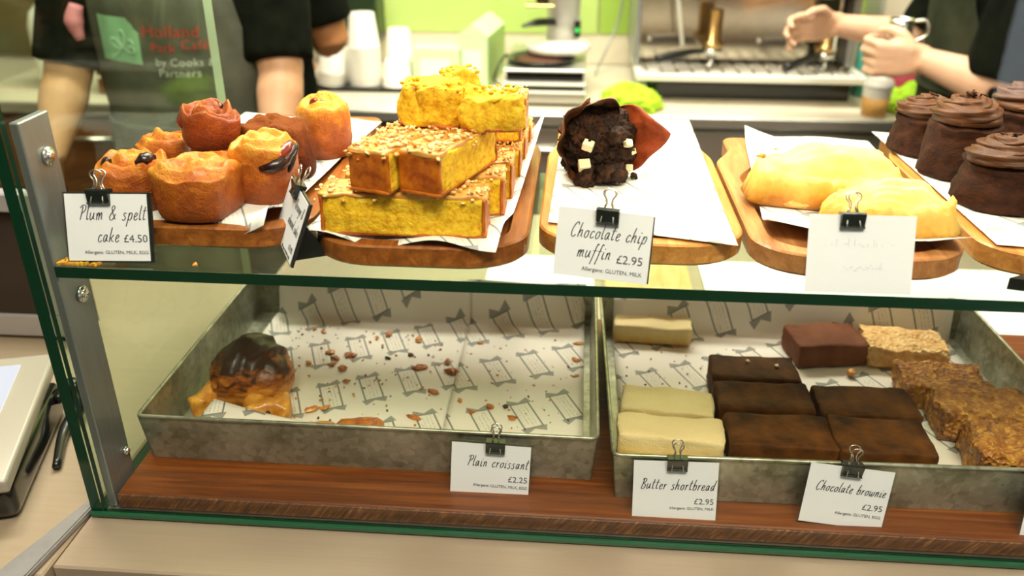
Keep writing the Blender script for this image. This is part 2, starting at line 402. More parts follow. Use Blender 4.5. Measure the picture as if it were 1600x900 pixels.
def rough(amp, s, seed=0, amp2=0, s2=200):
    def f(p):
        q = Vector((nz(p, s, seed), nz(p, s, seed+11), nz(p, s, seed+23)))*amp
        if amp2: q += Vector((nz(p, s2, seed+3), nz(p, s2, seed+5), nz(p, s2, seed+9)))*amp2
        if p.z < .002: q.z = 0
        return p+q
    return f
def sheet(corner, n=(24, 24), zf=None, thick=.0003, uvrot=0):
    """a sheet of paper: bilinear between four corners (BL, BR, TR, TL), with metres as UV and a height function of (u, v)"""
    bm = bmesh.new(); uvl = bm.loops.layers.uv.new('UVMap'); bl, b_r, tr, tl = [Vector(c) for c in corner]
    G = []; wd = (b_r-bl).length; hg = (tl-bl).length
    for j in range(n[1]+1):
        row = []
        for i in range(n[0]+1):
            u, v = i/n[0], j/n[1]; p = (bl*(1-u)+b_r*u)*(1-v)+(tl*(1-u)+tr*u)*v
            if zf:
                d = zf(u, v)
                p = p+(Vector((0, 0, d)) if not isinstance(d, (tuple, Vector)) else Vector(d))
            row.append(bm.verts.new(p))
        G.append(row)
    for j in range(n[1]):
        for i in range(n[0]):
            f = bm.faces.new((G[j][i], G[j][i+1], G[j+1][i+1], G[j+1][i]))
            for l, (a, b) in zip(f.loops, ((i, j), (i+1, j), (i+1, j+1), (i, j+1))): l[uvl].uv = (a/n[0]*wd, b/n[1]*hg)
    return bm
def solid(o, t=.0003):
    m = o.modifiers.new('thickness', 'SOLIDIFY'); m.thickness = t; m.offset = 0
    return o
def font_mesh(text, size, align='RIGHT', shear=0, spacing=1.0):
    cu = bpy.data.curves.new('lettering', 'FONT'); cu.body = text; cu.size = size; cu.align_x = align; cu.shear = shear
    cu.space_character = spacing; cu.resolution_u = 3; cu.extrude = .00012
    o = bpy.data.objects.new('lettering', cu); COL.objects.link(o)
    dg = bpy.context.evaluated_depsgraph_get(); dg.update()
    me = bpy.data.meshes.new_from_object(o.evaluated_get(dg)); bpy.data.objects.remove(o); bpy.data.curves.remove(cu)
    return me

# hand lettering: one pen stroke after another, x-height .5, ascender 1
GL = {
 'P': (.52, [[(.14, 0), (.2, .5), (.24, .93)], [(.02, .8), (.2, 1), (.45, .95), (.48, .7), (.3, .5), (.16, .48)]]),
 'B': (.55, [[(.1, 0), (.18, .5), (.22, .95)], [(.05, .85), (.25, 1), (.45, .9), (.4, .65), (.2, .52), (.42, .42), (.46, .15), (.25, -.02), (.05, .05)]]),
 'C': (.52, [[(.48, .82), (.42, 1), (.22, .9), (.06, .5), (.08, .12), (.24, -.02), (.44, .15)]]),
 'O': (.55, [[(.3, 1), (.1, .75), (.05, .3), (.2, 0), (.4, .15), (.48, .6), (.36, .95), (.26, .98)]]),
 'l': (.22, [[(.12, 1), (.07, .4), (.1, .03), (.22, .1)]]),
 'u': (.46, [[(.06, .5), (.04, .2), (.12, 0), (.28, .2), (.34, .5)], [(.34, .5), (.33, .12), (.46, .06)]]),
 'm': (.60, [[(.05, .48), (.07, .2), (.06, 0)], [(.07, .22), (.2, .5), (.25, .4), (.25, 0)], [(.26, .22), (.4, .5), (.46, .4), (.46, .1), (.58, .05)]]),
 '&': (.62, [[(.55, .05), (.35, .35), (.16, .78), (.28, .97), (.4, .82), (.2, .5), (.05, .2), (.16, 0), (.36, .08), (.52, .42)]]),
 's': (.36, [[(.32, .43), (.2, .5), (.1, .38), (.24, .22), (.26, .08), (.14, -.02), (.02, .06)]]),
 'p': (.42, [[(.12, .5), (.06, 0), (.0, -.42)], [(.09, .25), (.22, .5), (.36, .42), (.32, .1), (.18, 0), (.07, .1)]]),
 'e': (.36, [[(.06, .22), (.22, .28), (.3, .42), (.2, .5), (.08, .36), (.07, .1), (.18, 0), (.35, .12)]]),
 't': (.32, [[(.16, .92), (.1, .4), (.12, .04), (.28, .1)], [(0, .62), (.14, .65), (.32, .66)]]),
 'c': (.36, [[(.32, .4), (.22, .5), (.09, .36), (.07, .1), (.18, 0), (.35, .12)]]),
 'a': (.44, [[(.32, .42), (.2, .5), (.07, .32), (.08, .06), (.2, .05), (.32, .42)], [(.33, .48), (.31, .12), (.44, .06)]]),
 'k': (.42, [[(.14, 1), (.08, .5), (.04, 0)], [(.36, .5), (.2, .32), (.08, .24)], [(.14, .27), (.26, .08), (.4, .03)]]),
 'o': (.42, [[(.22, .5), (.08, .34), (.08, .08), (.2, 0), (.33, .14), (.34, .38), (.22, .5)], [(.28, .47), (.42, .44)]]),
 'h': (.44, [[(.14, 1), (.08, .5), (.04, 0)], [(.08, .25), (.22, .5), (.32, .4), (.3, .08), (.42, .06)]]),
 'i': (.24, [[(.1, .5), (.07, .15), (.12, 0), (.22, .1)], [(.14, .68), (.17, .74)]]),
 'f': (.34, [[(.38, .92), (.28, 1), (.2, .7), (.12, 0), (.05, -.4)], [(.02, .5), (.18, .52), (.34, .54)]]),
 'n': (.44, [[(.08, .48), (.09, .2), (.06, 0)], [(.09, .25), (.22, .5), (.31, .4), (.3, .08), (.42, .06)]]),
 'r': (.34, [[(.08, .5), (.09, .2), (.06, 0)], [(.09, .25), (.2, .47), (.34, .46)]]),
 'd': (.44, [[(.31, .42), (.2, .5), (.07, .32), (.08, .06), (.2, .04), (.32, .4)], [(.4, 1), (.33, .5), (.31, .1), (.43, .06)]]),
 'b': (.42, [[(.16, 1), (.09, .5), (.07, .08), (.2, 0), (.34, .14), (.34, .4), (.22, .5), (.1, .3)]]),
 'w': (.58, [[(.06, .5), (.05, .12), (.14, 0), (.26, .2), (.3, .45)], [(.3, .45), (.28, .1), (.38, 0), (.5, .2), (.52, .5)]]),
 'g': (.42, [[(.32, .42), (.2, .5), (.07, .32), (.08, .06), (.2, .05), (.33, .45)], [(.34, .5), (.28, -.2), (.14, -.42), (.02, -.3)]]),
 ' ': (.34, []),
}
def hand_width(t): return sum(GL[c][0]+.08 for c in t)
def handwriting(bm, text, x, y, size, pen, right=True, slant=.22):
    w = hand_width(text)*size*.80
    if right: x -= w
    for c in text:
        adv, st = GL[c]
        for s in st:
            P = cr([(px, py, 0) for px, py in s], 4)
            Q = [Vector((x+(p.x*.80+p.y*slant)*size, y+p.y*size, .0003)) for p in P]
            prev = None
            for i, p in enumerate(Q):
                d = (Q[min(i+1, len(Q)-1)]-Q[max(i-1, 0)]); d.normalize(); k = Vector((-d.y, d.x, 0))*pen/2*(.75+.5*abs(d.y))
                a, b = bm.verts.new(p+k), bm.verts.new(p-k)
                if prev: bm.faces.new((prev[0], prev[1], b, a))
                prev = (a, b)
        x += (adv+.08)*size*.80
    return bm

# ------------------------------------------------------------------ the room
S('floor', box2((-3.2, -2.6, -.92), (3.4, 2.86, -.90)), 'floor_tile')
wb = S('wall_back', box2((-3.2, 2.80, -.90), (3.4, 2.86, 1.9)), 'wall_cream')
S('wall_left', box2((-3.26, -2.6, -.90), (-3.2, 2.86, 1.9)), 'wall_cream')
S('wall_right', box2((3.4, -2.6, -.90), (3.46, 2.86, 1.9)), 'wall_cream')
S('ceiling', box2((-3.2, -.2, 1.9), (3.4, 2.86, 1.95)), 'ceiling_white')
S('ceiling', box2((-3.2, -2.6, 1.9), (3.4, -.2, 1.95)), 'ceiling_white')
# the shop front behind the customers, with a glazed opening at the right
wf = S('wall_front', box2((-3.2, -2.66, -.90), (1.75, -2.60, 1.9)), 'wall_front')
S('wall_front', box2((3.1, -2.66, -.90), (3.4, -2.60, 1.9)), 'wall_front')
S('wall_front', box2((1.7505, -2.66, 1.25), (3.0995, -2.60, 1.9)), 'wall_front')
S('wall_front', box2((1.7505, -2.66, -.90), (3.0995, -2.60, -.33)), 'wall_front')
w1 = S('window_1', box2((1.752, -2.64, -.328), (3.098, -2.634, 1.248)), 'clear_glass')
for lo, hi in (((1.752, -2.63, -.328), (1.80, -2.60, 1.248)), ((3.05, -2.63, -.328), (3.098, -2.60, 1.248)), ((2.40, -2.63, -.328), (2.45, -2.60, 1.248)), ((1.801, -2.63, .10), (2.399, -2.60, .15)), ((2.451, -2.63, .10), (3.049, -2.60, .15))):
    S('window_bar', box2(lo, hi), 'trim_metal', w1)
# painted boards over the splashback
for i, (x0, x1, m, z0) in enumerate(((-3.0, -.905, 'wall_olive', .0), (-.86, .055, 'wall_green', .095), (.06, .235, 'wall_green_deep', .095), (.24, .95, 'wall_green', .095), (.955, 2.2, 'wall_cream', .095))):
    S('panel', box2((x0, 2.78, z0), (x1, 2.80, 1.2), .002), m, wb)
S('panel', box2((-.903, 2.775, .03), (-.863, 2.80, 1.2), .002), 'wall_green_deep', wb)
S('splashback', box2((-.904, 2.785, .0), (2.2, 2.80, .095)), 'wall_cream', wb)

# ------------------------------------------------------------------ counters
t = E('service_counter', 'brushed steel service counter under the glass display case', 'counter', (0, 0, -.9))
O('worktop', box2((-.458, .544, .875), (1.5, 1.45, .8985), .002), 'counter_steel', t, smooth=False)
O('front_panel', box2((-.458, .556, .06), (1.5, .572, .8745)), 'brown_panel', t, smooth=False)
O('plinth', box2((-.44, .60, 0), (1.5, 1.40, .0598)), 'black_plastic', t, smooth=False)
O('carcass', box2((-.44, .574, .062), (1.5, 1.42, .8735)), 'brown_panel', t, smooth=False)
t = E('side_counter', 'pale brushed steel counter left of the glass case with a till on it', 'counter', (0, 0, -.9))
O('worktop', box2((-2.2, .532, .875), (-.4595, 1.16, .8985), .002), 'left_steel', t, smooth=False)
O('front_panel', box2((-2.2, .545, .0), (-.4595, .56, .8745)), 'brown_panel', t, smooth=False)
O('carcass', box2((-2.2, .562, .0), (-.4600, 1.14, .8735)), 'brown_panel', t, smooth=False)
tag(O('joint_strip', prism([(-.4640, .632), (-.4565, .618), (-.4690, .515), (-.5010, .515)], 0, .006, bev=.0015), 'trim_metal', smooth=False),
    'grey metal strip covering the counter joint at the case corner', 'trim')

t = E('back_counter', 'long cream topped steel back counter under the coffee machine', 'counter', (0, 2.16, -.9))
O('worktop', box2((-1.7, .012, .870), (2.2, .622, .8985), .003), 'counter_cream', t, smooth=False)
O('edge_strip', box2((-1.7, 0, .868), (2.2, .0115, .899), .004), 'back_steel', t, smooth=False)
for i in range(6):
    d = O('door', box2((-1.69+i*.648, .018, .10), (-1.69+i*.648+.64, .040, .855), .004), 'brown_panel' if i < 2 else 'back_steel', t, smooth=False)
    O('handle', T([(-1.69+i*.648+.2, .006, .80), (-1.69+i*.648+.44, .006, .80)], .007, 8), 'wire', d)
O('carcass', box2((-1.7, .044, .10), (2.2, .60, .866)), 'back_steel', t, smooth=False)
O('plinth', box2((-1.7, .08, 0), (2.2, .60, .0985)), 'black_plastic', t, smooth=False)

# ------------------------------------------------------------------ the display case
XL, XR, TOP = -.4445, 1.18, .56
case = E('display_case', 'glass pastry display case with green edged panes standing on the steel counter', 'display case', (0, 0, 0))
def pane(name, lo, hi, face, parent, edge='glass_edge', axis=1):
    """a pane: its two big faces are clear, its narrow faces show the green of the glass"""
    bm = box2(lo, hi)
    for f in bm.faces:
        k = max(range(3), key=lambda i: abs(f.normal[i])) if f.normal.length > 0 else 0
        f.material_index = 0 if k == axis else 1
    bm.normal_update()
    for f in bm.faces:
        k = max(range(3), key=lambda i: abs(f.normal[i])); f.material_index = 0 if k == axis else (2 if f.normal.y > .5 else 1)
    return O(name, bm, (face, edge, 'glass_edge_pale'), parent, smooth=False)
pane('front_pane', (XL+.0005, .6130, .0004), (XR-.0005, .6190, TOP-.001), 'clear_glass', case)
pane('side_pane', (XL-.0110, .6120, .0004), (XL, 1.043, TOP-.001), 'side_glass', case, axis=0)
pane('side_pane', (XR, .6120, .0004), (XR+.011, 1.043, TOP-.001), 'side_glass', case, axis=0)
pane('top_pane', (XL-.011, .612, TOP), (XR+.011, 1.045, TOP+.006), 'clear_glass', case, axis=2)
pane('glass_shelf', (XL+.0092, .6200, .2516), (XR-.0092, .9010, .2616), 'shelf_glass', case, axis=2)
O('glass_channel', box2((XL-.011, .6075, .0), (XR+.011, .6118, .0052), .001), 'glass_edge_light', case, smooth=False)
O('case_floor', box2((XL+.001, .6195, .0004), (XR-.001, 1.034, .0014)), 'case_floor_steel', case, smooth=False)
O('back_rail', box2((XL, 1.0345, .0004), (XR, 1.043, .0036)), 'post_steel', case, smooth=False)
def post(x0, x1):
    p = O('post', box2((x0, .6225, .0016), (x1, .6640, .3840), .001), 'post_steel', case, smooth=False)
    return p
for x0, x1, s in ((XL+.0004, XL+.0086, 1), (XR-.0086, XR-.0004, -1)):
    p = post(x0, x1)
    for z in (.350, .222, .045):
        r = .0075 if z > .1 else .004
        bm = lathe([(0, .0052), (r*.55, .0052), (r*.62, .004), (r*.62, .003), (r, .0028), (r, 0), (0, 0)], 16)
        O('screw', bm, 'screw_metal', p, ((x1 if s > 0 else x0), .655 if z < .1 else .648, z), (0, PI/2*s, 0))
lamp = E('case_lamp', 'slim strip lamp along the top of the display case', 'lamp', (.36, .86, TOP-.0155))
O('housing', box2((-.78, -.02, .004), (.78, .02, .0150), .002), 'trim_metal', lamp, smooth=False)
O('tube', box2((-.76, -.012, -.004), (.76, .012, .0038), .002), 'lamp_tube', lamp)
ld = bpy.data.lights.new('lamp_light', 'AREA'); ld.shape = 'RECTANGLE'; ld.size = 1.5; ld.size_y = .03; ld.energy = 2.6; ld.color = (1, .90, .70)
lo = bpy.data.objects.new('lamp_light', ld); COL.objects.link(lo); lo.parent = lamp; lo.location = (0, 0, -.008)

# display floor: dark plank, a pale board, white sheets added for lit floor behind
bd = E('wooden_base_board', 'dark stained wooden board with a worn front edge under the metal trays', 'board', (0, 0, .0016))
O('plank', box2((-.4325, .6245, 0), (1.10, 1.02, .0164), .0012), 'dark_board', bd, smooth=False)
O('front_edge', box2((-.4325, .6220, .0002), (1.10, .6243, .0156), .0006), 'worn_edge', bd, smooth=False, label='worn splintered front edge')
tag(O('lit_floor_sheet', box2((-.130, 1.05, .0003), (.035, 1.26, .0018)), 'lit_floor_white', smooth=False), 'added white sheet standing in for brightly lit floor behind the pastry tray', 'paper')
tag(O('lit_floor_sheet', box2((.20, 1.05, .0003), (.95, 1.26, .0018)), 'lit_floor_white', smooth=False), 'added white sheet standing in for brightly lit floor behind the brownie tray', 'paper')
tag(O('pale_board', box2((.050, 1.05, .0003), (.180, 1.24, .0123), .003), 'pale_wood', smooth=False), 'pale wooden board lying on the steel counter behind the two metal trays', 'board')

# ------------------------------------------------------------------ serving boards on the glass shelf
SH = .2618            # top of the glass shelf
BT = SH+.0200         # top of a board's rim
FLO = SH+.0135        # its hollowed floor
def outline_paddle(w, y0, y1, neck=.078, y_s=None, r=.055, n=9):
    """tray board with rounded front corners and a broad handle at the back"""
    h = w/2; y_s = y_s or y1-.13; P = []
    for k in range(n+1): a = PI+PI/2*k/n; P.append((-h+r+r*math.cos(a), y0+r*.8+r*.8*math.sin(a)))
    for k in range(n+1): a = -PI/2+PI/2*k/n; P.append((h-r+r*math.cos(a), y0+r*.8+r*.8*math.sin(a)))
    for k in range(n+1): t = k/n; s = t*t*(3-2*t); P.append((h-(h-neck)*s, y_s+.055*t))
    q = .014
    for k in range(n+1): a = PI/2*k/n; P.append((neck-q+q*math.cos(a), y1-q+q*math.sin(a)))
    for k in range(n+1): a = PI/2+PI/2*k/n; P.append((-neck+q+q*math.cos(a), y1-q+q*math.sin(a)))
    for k in range(n+1): t = 1-k/n; s = t*t*(3-2*t); P.append((-h+(h-neck)*s, y_s+.055*t))
    return P
def inset(P, d):
    out = []; n = len(P)
    for i in range(n):
        a, b, c = Vector(P[i-1]), Vector(P[i]), Vector(P[(i+1) % n]); t = c-a
        if t.length < 1e-9: t = b-a
        t.normalize(); out.append((b.x-t.y*d, b.y+t.x*d))
    return out
def tray_board(w, y0, y1, ys, neck, mat, rim=.016, r=.055):
    P = outline_paddle(w, y0, y1, neck, ys, r)
    Q = outline_paddle(w-2*rim, y0+rim*.9, ys+.02, w/2-rim-.022, ys-.05, r*.75)
    bm = bmesh.new()
    lv = [(inset(P, .0035), 0), (P, .003), (P, .0185), (inset(P, .0018), .0200)]
    rings = [[bm.verts.new((x, y, z)) for x, y in L] for L, z in lv]
    n = len(P); bm.faces.new(rings[0][::-1])
    for a, b in zip(rings, rings[1:]):
        for i in range(n): bm.faces.new((a[i], a[(i+1) % n], b[(i+1) % n], b[i]))
    q0 = [bm.verts.new((x, y, .0200)) for x, y in Q]; q1 = [bm.verts.new((x, y, .0135)) for x, y in inset(Q, .004)]
    m = len(Q)
    for i in range(n): bm.faces.new((rings[-1][i], rings[-1][(i+1) % n], q0[(i+1) % m], q0[i]))
    for i in range(m): bm.faces.new((q0[i], q0[(i+1) % m], q1[(i+1) % m], q1[i]))
    bm.faces.new(q1)
    return bm
def put_board(cx, w, y0, y1, ys, neck, mat, label, **k):
    o = O('serving_board', tray_board(w, y0, y1, ys, neck, mat, **k), mat, None, (cx, 0, SH), smooth=False)
    tag(o, label, 'board', 'wooden serving boards along the glass shelf')
    return o
put_board(-.3325, .1980, .667, 1.045, .93, .088, 'board_wood_dark', 'wooden serving board under the plum buns, leftmost on the shelf')
put_board(-.1310, .186, .6395, 1.045, .915, .080, 'board_wood_dark', 'dark edged wooden serving board under the yellow almond cake')
put_board(.0590, .178, .662, 1.005, .90, .080, 'board_wood', 'pale wooden serving board under the chocolate muffin')
put_board(.2400, .177, .6480, .990, .89, .070, 'board_wood_rosy', 'rounded rosy wood serving board under the two yellow pasties')
put_board(.4480, .212, .660, 1.015, .92, .092, 'board_wood', 'wooden serving board under the chocolate cupcakes, at the right')

# ------------------------------------------------------------------ greaseproof sheets on the boards
def paper(corner, label, zf, n=(24, 28), mat='board_paper', group='printed greaseproof sheets'):
    o = solid(O('greaseproof_sheet', sheet(corner, n, zf), mat)); tag(o, label, 'paper', group); return o
def rise(a): return max(0, a)
PZ = BT+.0012
paper([(-.430, .690, PZ), (-.266, .664, PZ), (-.240, 1.02, PZ), (-.420, 1.04, PZ)], 'printed greaseproof sheet under the plum buns',
      lambda u, v: .0015*math.sin(9*u+5*v)*math.sin(4*v+1)+(-.010*rise(1-v*38)*(.35+.65*math.sin(PI*u*1.6+.4)**2)+.016*rise(u-.86)*7*rise(1-abs(v-.04)*9)+.014*rise(.12-u)*8*rise(.25-v)*4)+.001)
paper([(-.228, .652, PZ), (-.062, .634, PZ), (-.034, .925, PZ), (-.222, .95, PZ)], 'printed greaseproof sheet under the almond cake, right corner turned up',
      lambda u, v: .001*math.sin(9*u)+.042*rise((u-.84)/.16)**1.3*rise((v-.30)/.70)**1.1+.010*rise((u-.85)/.15)*rise(1-abs(v-.12)*6)+.005*math.sin(u*10+1)*rise(1-v*8)+.001)
paper([(-.022, .700, PZ), (.137, .660, PZ), (.139, 1.055, PZ), (-.014, 1.052, PZ)], 'flat printed greaseproof sheet under the chocolate muffin',
      lambda u, v: .0012*math.sin(8*u+2)*math.sin(6*v)+.001)
paper([(.165, .692, PZ), (.322, .656, PZ), (.336, .985, PZ), (.196, .995, PZ)], 'printed greaseproof sheet under the yellow pasties, front edge curled',
      lambda u, v: .0012*math.sin(8*u)*math.sin(5*v)+.012*rise(1-v*11)*(.2+abs(u-.5)*1.6)+.004*rise((u-.8)/.2)*rise(1-v*7)+.015*rise(v-.85)*rise(.25-u)*20+.001)
paper([(.352, .680, PZ), (.565, .650, PZ), (.60, 1.01, PZ), (.350, 1.02, PZ)], 'printed greaseproof sheet under the chocolate cupcakes',
      lambda u, v: .001*math.sin(8*u)*math.sin(5*v)+.001)

# ------------------------------------------------------------------ label cards with binder clips
def binder_clip(parent, cx, top, d, w=.0185):
    """black spring body folded over the card's top edge with two wire handles"""
    h = .0115; bm = bmesh.new()
    prof = [(.0012, -h), (.0042, -h+.0014), (.0024, -h+.003), (.0055, .0008), (.0050, .0022), (-.0050, .0022), (-.0055, .0008), (-.0024, -h+.003), (-.0042, -h+.0014), (-.0012, -h)]
    a = [bm.verts.new((cx-w/2, top+y, z)) for z, y in prof]; b = [bm.verts.new((cx+w/2, top+y, z)) for z, y in prof]
    n = len(prof); bm.faces.new(a); bm.faces.new(b[::-1])
    for i in range(n): bm.faces.new((a[i], a[(i+1) % n], b[(i+1) % n], b[i]))
    c = O('binder_clip', bm, 'clip_black', parent, smooth=False)
    for s, lean in ((1, .30), (-1, -.55)):
        z = .0048*s; pts = [(-.0052, -h+.002), (-.0040, .001), (-.0022, .006), (-.0028, .0100), (-.0048, .0132), (-.0040, .0164), (0, .0178)]
        pts = pts+[(-x, y) for x, y in pts[-2::-1]]
        def at(x, y):
            k = y-(-h+.002); return (cx+x, top+y, z*(1-.7*min(1, max(0, k/.013)))+lean*max(0, y)*.35)
        O('wire_handle', T(cr([at(x, y) for x, y in pts], 4), .00062, 6), 'wire', c)
    return c
def card(bl, br, tl, label, lines, clip=.5, sleeve=True, stand=False, paper_mat='card_paper', backing=True, ink='ink'):
    """lines: ('hand'|'type', text, right x, baseline, size) in card metres from the lower left corner"""
    bl, br, tl = Vector(bl), Vector(br), Vector(tl)
    ux = br-bl; w = ux.length; ux.normalize(); uy = tl-bl; uy = uy-ux*uy.dot(ux); h = uy.length; uy.normalize(); un = ux.cross(uy)
    t = E('label_card', label, 'label')
    m = Matrix((ux, uy, un)).transposed().to_4x4(); m.translation = bl; t.matrix_world = m
    t.rotation_euler = m.to_euler(); t.location = bl
    if sleeve: O('plastic_sleeve', box2((0, 0, -.0011), (w, h, -.0003)), 'plastic_sleeve', t, smooth=False)
    e = .0022 if sleeve else 0
    O('paper', box2((e, e, -.0003 if sleeve else -.0006), (w-e, h-e, .0000)), paper_mat, t, smooth=False)
    if backing: O('backing', box2((.0006, .0008, -.0030), (w+.0010, h-.001, -.0012)), 'black_card', t, smooth=False)
    if stand:
        d = -.030
        bm = prism([(0, 0), (d, 0), (-.003, h*.55)], .004, w*.86)
        # the profile is (depth, height): turn it so depth runs along -normal
        lean = un.z/uy.z
        for v in bm.verts: x, y, z = v.co; v.co = Vector((z, y+.0006-(x-.0031)*lean, x-.0031))
        O('stand', bm, 'black_plastic', t, smooth=False)
    for kind, text, x, y, size in lines:
        if kind == 'faint':                     # overexposed writing: glare put into pale ink, only broken marks left
            bm = bmesh.new(); rnd = random.Random(int(y*100))
            for i in range(15):
                q = x*w+size*w*(i+rnd.random()*.6)/15; v = rnd.choice((.002, .003, .006))
                box(bm, (q, y*h+rnd.uniform(-.001, .004), .0002), (rnd.uniform(.0006, .0028), .0006, .0002)) if rnd.random() < .5 else box(bm, (q, y*h+v/2, .0002), (.0006, v, .0002))
            O('lettering', bm, ink, t, smooth=False)
        elif kind == 'hand':
            O('lettering', handwriting(bmesh.new(), text, x*w, y*h, size, .00062), ink, t, smooth=False)
        else:
            me = font_mesh(text, size); me.transform(Matrix.Translation((x*w, y*h, .0002)))
            O('lettering', me, 'ink_grey' if ink == 'ink' else ink, t, smooth=False)
    binder_clip(t, clip*w, h, 0)
    return t
Z0 = SH+.0010
card((-.4264, .6256, Z0), (-.3529, .6304, Z0), (-.4200, .6430, Z0+.0585), 'Plum and spelt cake price card clipped upright at the left end of the shelf',
     [('hand', 'Plum & spelt', .955, .605, .0125), ('hand', 'cake', .63, .30, .0125), ('type', '£4.50', .955, .30, .0092), ('type', 'Allergens: GLUTEN, MILK, EGG', .955, .135, .0041)], .43)
card((-.2741, .706, Z0), (-.2357, .6315, Z0), (-.2505, .709, Z0+.0545), 'angled price card on a black stand between the plum buns and the almond cake',
     [('hand', 'Orange &', .93, .70, .0098), ('hand', 'almond cake', .93, .42, .0098), ('type', '£3.95', .93, .16, .0070), ('type', 'Allergens: GLUTEN, MILK', .9, .06, .0033)], .42, stand=True)
card((-.0150, .6388, Z0), (.0608, .6225, Z0), (-.0112, .6535, Z0+.0540), 'Chocolate chip muffin price card standing in front of the muffin',
     [('hand', 'Chocolate chip', .955, .585, .0122), ('hand', 'muffin', .60, .295, .0122), ('type', '£2.95', .94, .265, .0098), ('type', 'Allergens: GLUTEN, MILK', .94, .105, .0046)], .53, sleeve=False)
card((.1852, .6212, Z0), (.2672, .6222, Z0), (.1852, .6405, Z0+.0585), 'almost blank white price card with writing paled as if overexposed in front of the yellow pasties',
     [('faint', '', .16, .60, .66), ('faint', '', .36, .31, .36)], .40, sleeve=False, backing=False, ink='ink_overexposed')
card((-.1127, .650, .0190-.010), (-.0321, .650, .0060), (-.1050, .6620, .0722), 'Plain croissant price card clipped to the rim of the pastry tray',
     [('hand', 'Plain croissant', .955, .60, .0112), ('type', '£2.25', .955, .375, .0086), ('type', 'Allergens: GLUTEN, MILK, EGG', .955, .270, .0040)], .55, backing=False)
card((.0630, .6295, .0145), (.1447, .6295, .0160), (.0610, .6415, .0765), 'Butter shortbread price card clipped to the brownie tray below the shortbread',
     [('hand', 'Butter shortbread', .945, .515, .0108), ('type', '£2.95', .945, .29, .0083), ('type', 'Allergens: GLUTEN, MILK', .945, .195, .0038)], .51, backing=False)
card((.2160, .6320, .0195), (.2962, .6320, .0118), (.2182, .6440, .0826), 'tilted Chocolate brownie price card clipped to the brownie tray',
     [('hand', 'Chocolate brownie', .93, .56, .0100), ('type', '£2.95', .935, .33, .0085), ('type', 'Allergens: GLUTEN, EGG', .935, .215, .0040)], .49, backing=False)
card((.4150, .6320, .0145), (.4960, .6320, .0110), (.4110, .6440, .0772), 'price card cut by the right edge of the picture, clipped to the brownie tray',
     [('type', 'Allergens: GLUTEN', .62, .215, .0040)], .5, backing=False)
# ------------------------------------------------------------------ plum and spelt buns
def bun(seed, w, h, mat, top_amp=.006, sq=3.2, lean=(0, 0), swirl=True, cuts=(), taper=.05):
    n = 56; prof = []
    for k in range(15): t = k/14; prof.append((1-(.12*(1-t)**8)-taper*(1-t), t*.80))
    for k in range(1, 7): a = PI/2*k/6; prof.append((1-.16+.16*math.cos(a), .80+.12*math.sin(a)))
    for k in range(1, 17): t = k/16; prof.append((.84*(1-t), .92+.07*math.sin(PI/2*t)))
    rad = w/2
    def disp(p):
        r = math.hypot(p.x, p.y); a = math.atan2(p.y, p.x); z = p.z
        k = (abs(math.cos(a+seed))**sq+abs(math.sin(a+seed))**sq)**(-1/sq); k = .88+.14*(k-1)/.25*.9
        q = Vector((p.x*rad*k, p.y*rad*k, z*h)); top = max(0, (z-.74)/.26)
        q += Vector((nz(q, 28, seed), nz(q, 28, seed+4), nz(q, 46, seed+8)*1.15))*(.0030+.0045*top)
        q += Vector((0, 0, abs(nz(q, 95, seed+15))))*.0045*top
        q += Vector((nz(q, 120, seed+2), nz(q, 120, seed+3), nz(q, 120, seed+5)))*.0010
        if swirl and top > 0:
            s = math.sin(2*PI*(r*2.3-a/(2*PI))+seed)
            q.z += top_amp*.55*s*min(1, r*2)*top
            q.z += top_amp*.8*nz((p.x, p.y, 0), 1.6, seed+6)*top
        q.x += lean[0]*z*h; q.y += lean[1]*z*h
        if z < .02: q.z = 0
        return q
    return lathe(prof, n, disp=disp), disp
def make_bun(loc, w, h, seed, label, mat, rz=0, rot=None, fill=(), **k):
    t = E('plum_bun', label, 'bun', loc, rz, 'plum and spelt buns on the left board', rot)
    bm, disp = bun(seed, w, h, mat, **k); O('crumb', bm, mat, t)
    for (a, r, da, size, m) in fill:           # jammy seams that break out at the rim or on top
        bm = bmesh.new(); pts = []; rr = []
        for i in range(9):
            s = i/8-.5; q = disp(Vector((r[0]*math.cos(a+da*s), r[0]*math.sin(a+da*s), r[1]+(r[2] if len(r) > 2 else 0)*s)))
            pts.append(q); rr.append(size*(.35+.65*math.cos(PI*s*.95)**.8)*(.85+.3*nz(q, 90, i)))
        tube(bm, pts, rr, 8, flat=(1, .8))
        O('plum_filling', bm, m, t)
    return t
BZ = BT+.0030
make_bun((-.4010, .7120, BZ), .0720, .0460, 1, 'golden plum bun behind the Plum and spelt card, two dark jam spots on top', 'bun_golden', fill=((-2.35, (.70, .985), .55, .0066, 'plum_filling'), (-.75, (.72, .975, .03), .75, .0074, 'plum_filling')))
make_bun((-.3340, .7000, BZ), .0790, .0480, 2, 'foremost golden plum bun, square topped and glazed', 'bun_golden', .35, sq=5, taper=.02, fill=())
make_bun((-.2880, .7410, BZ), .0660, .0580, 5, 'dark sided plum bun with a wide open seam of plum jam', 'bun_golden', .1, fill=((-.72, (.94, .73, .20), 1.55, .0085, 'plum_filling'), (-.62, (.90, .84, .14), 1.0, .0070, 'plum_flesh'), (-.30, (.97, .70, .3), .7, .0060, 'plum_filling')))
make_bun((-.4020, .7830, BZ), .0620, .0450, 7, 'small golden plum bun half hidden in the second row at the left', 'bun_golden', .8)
make_bun((-.3440, .7730, BZ), .0560, .0430, 9, 'golden plum bun in the middle of the heap, only its rim showing', 'bun_golden', .2)
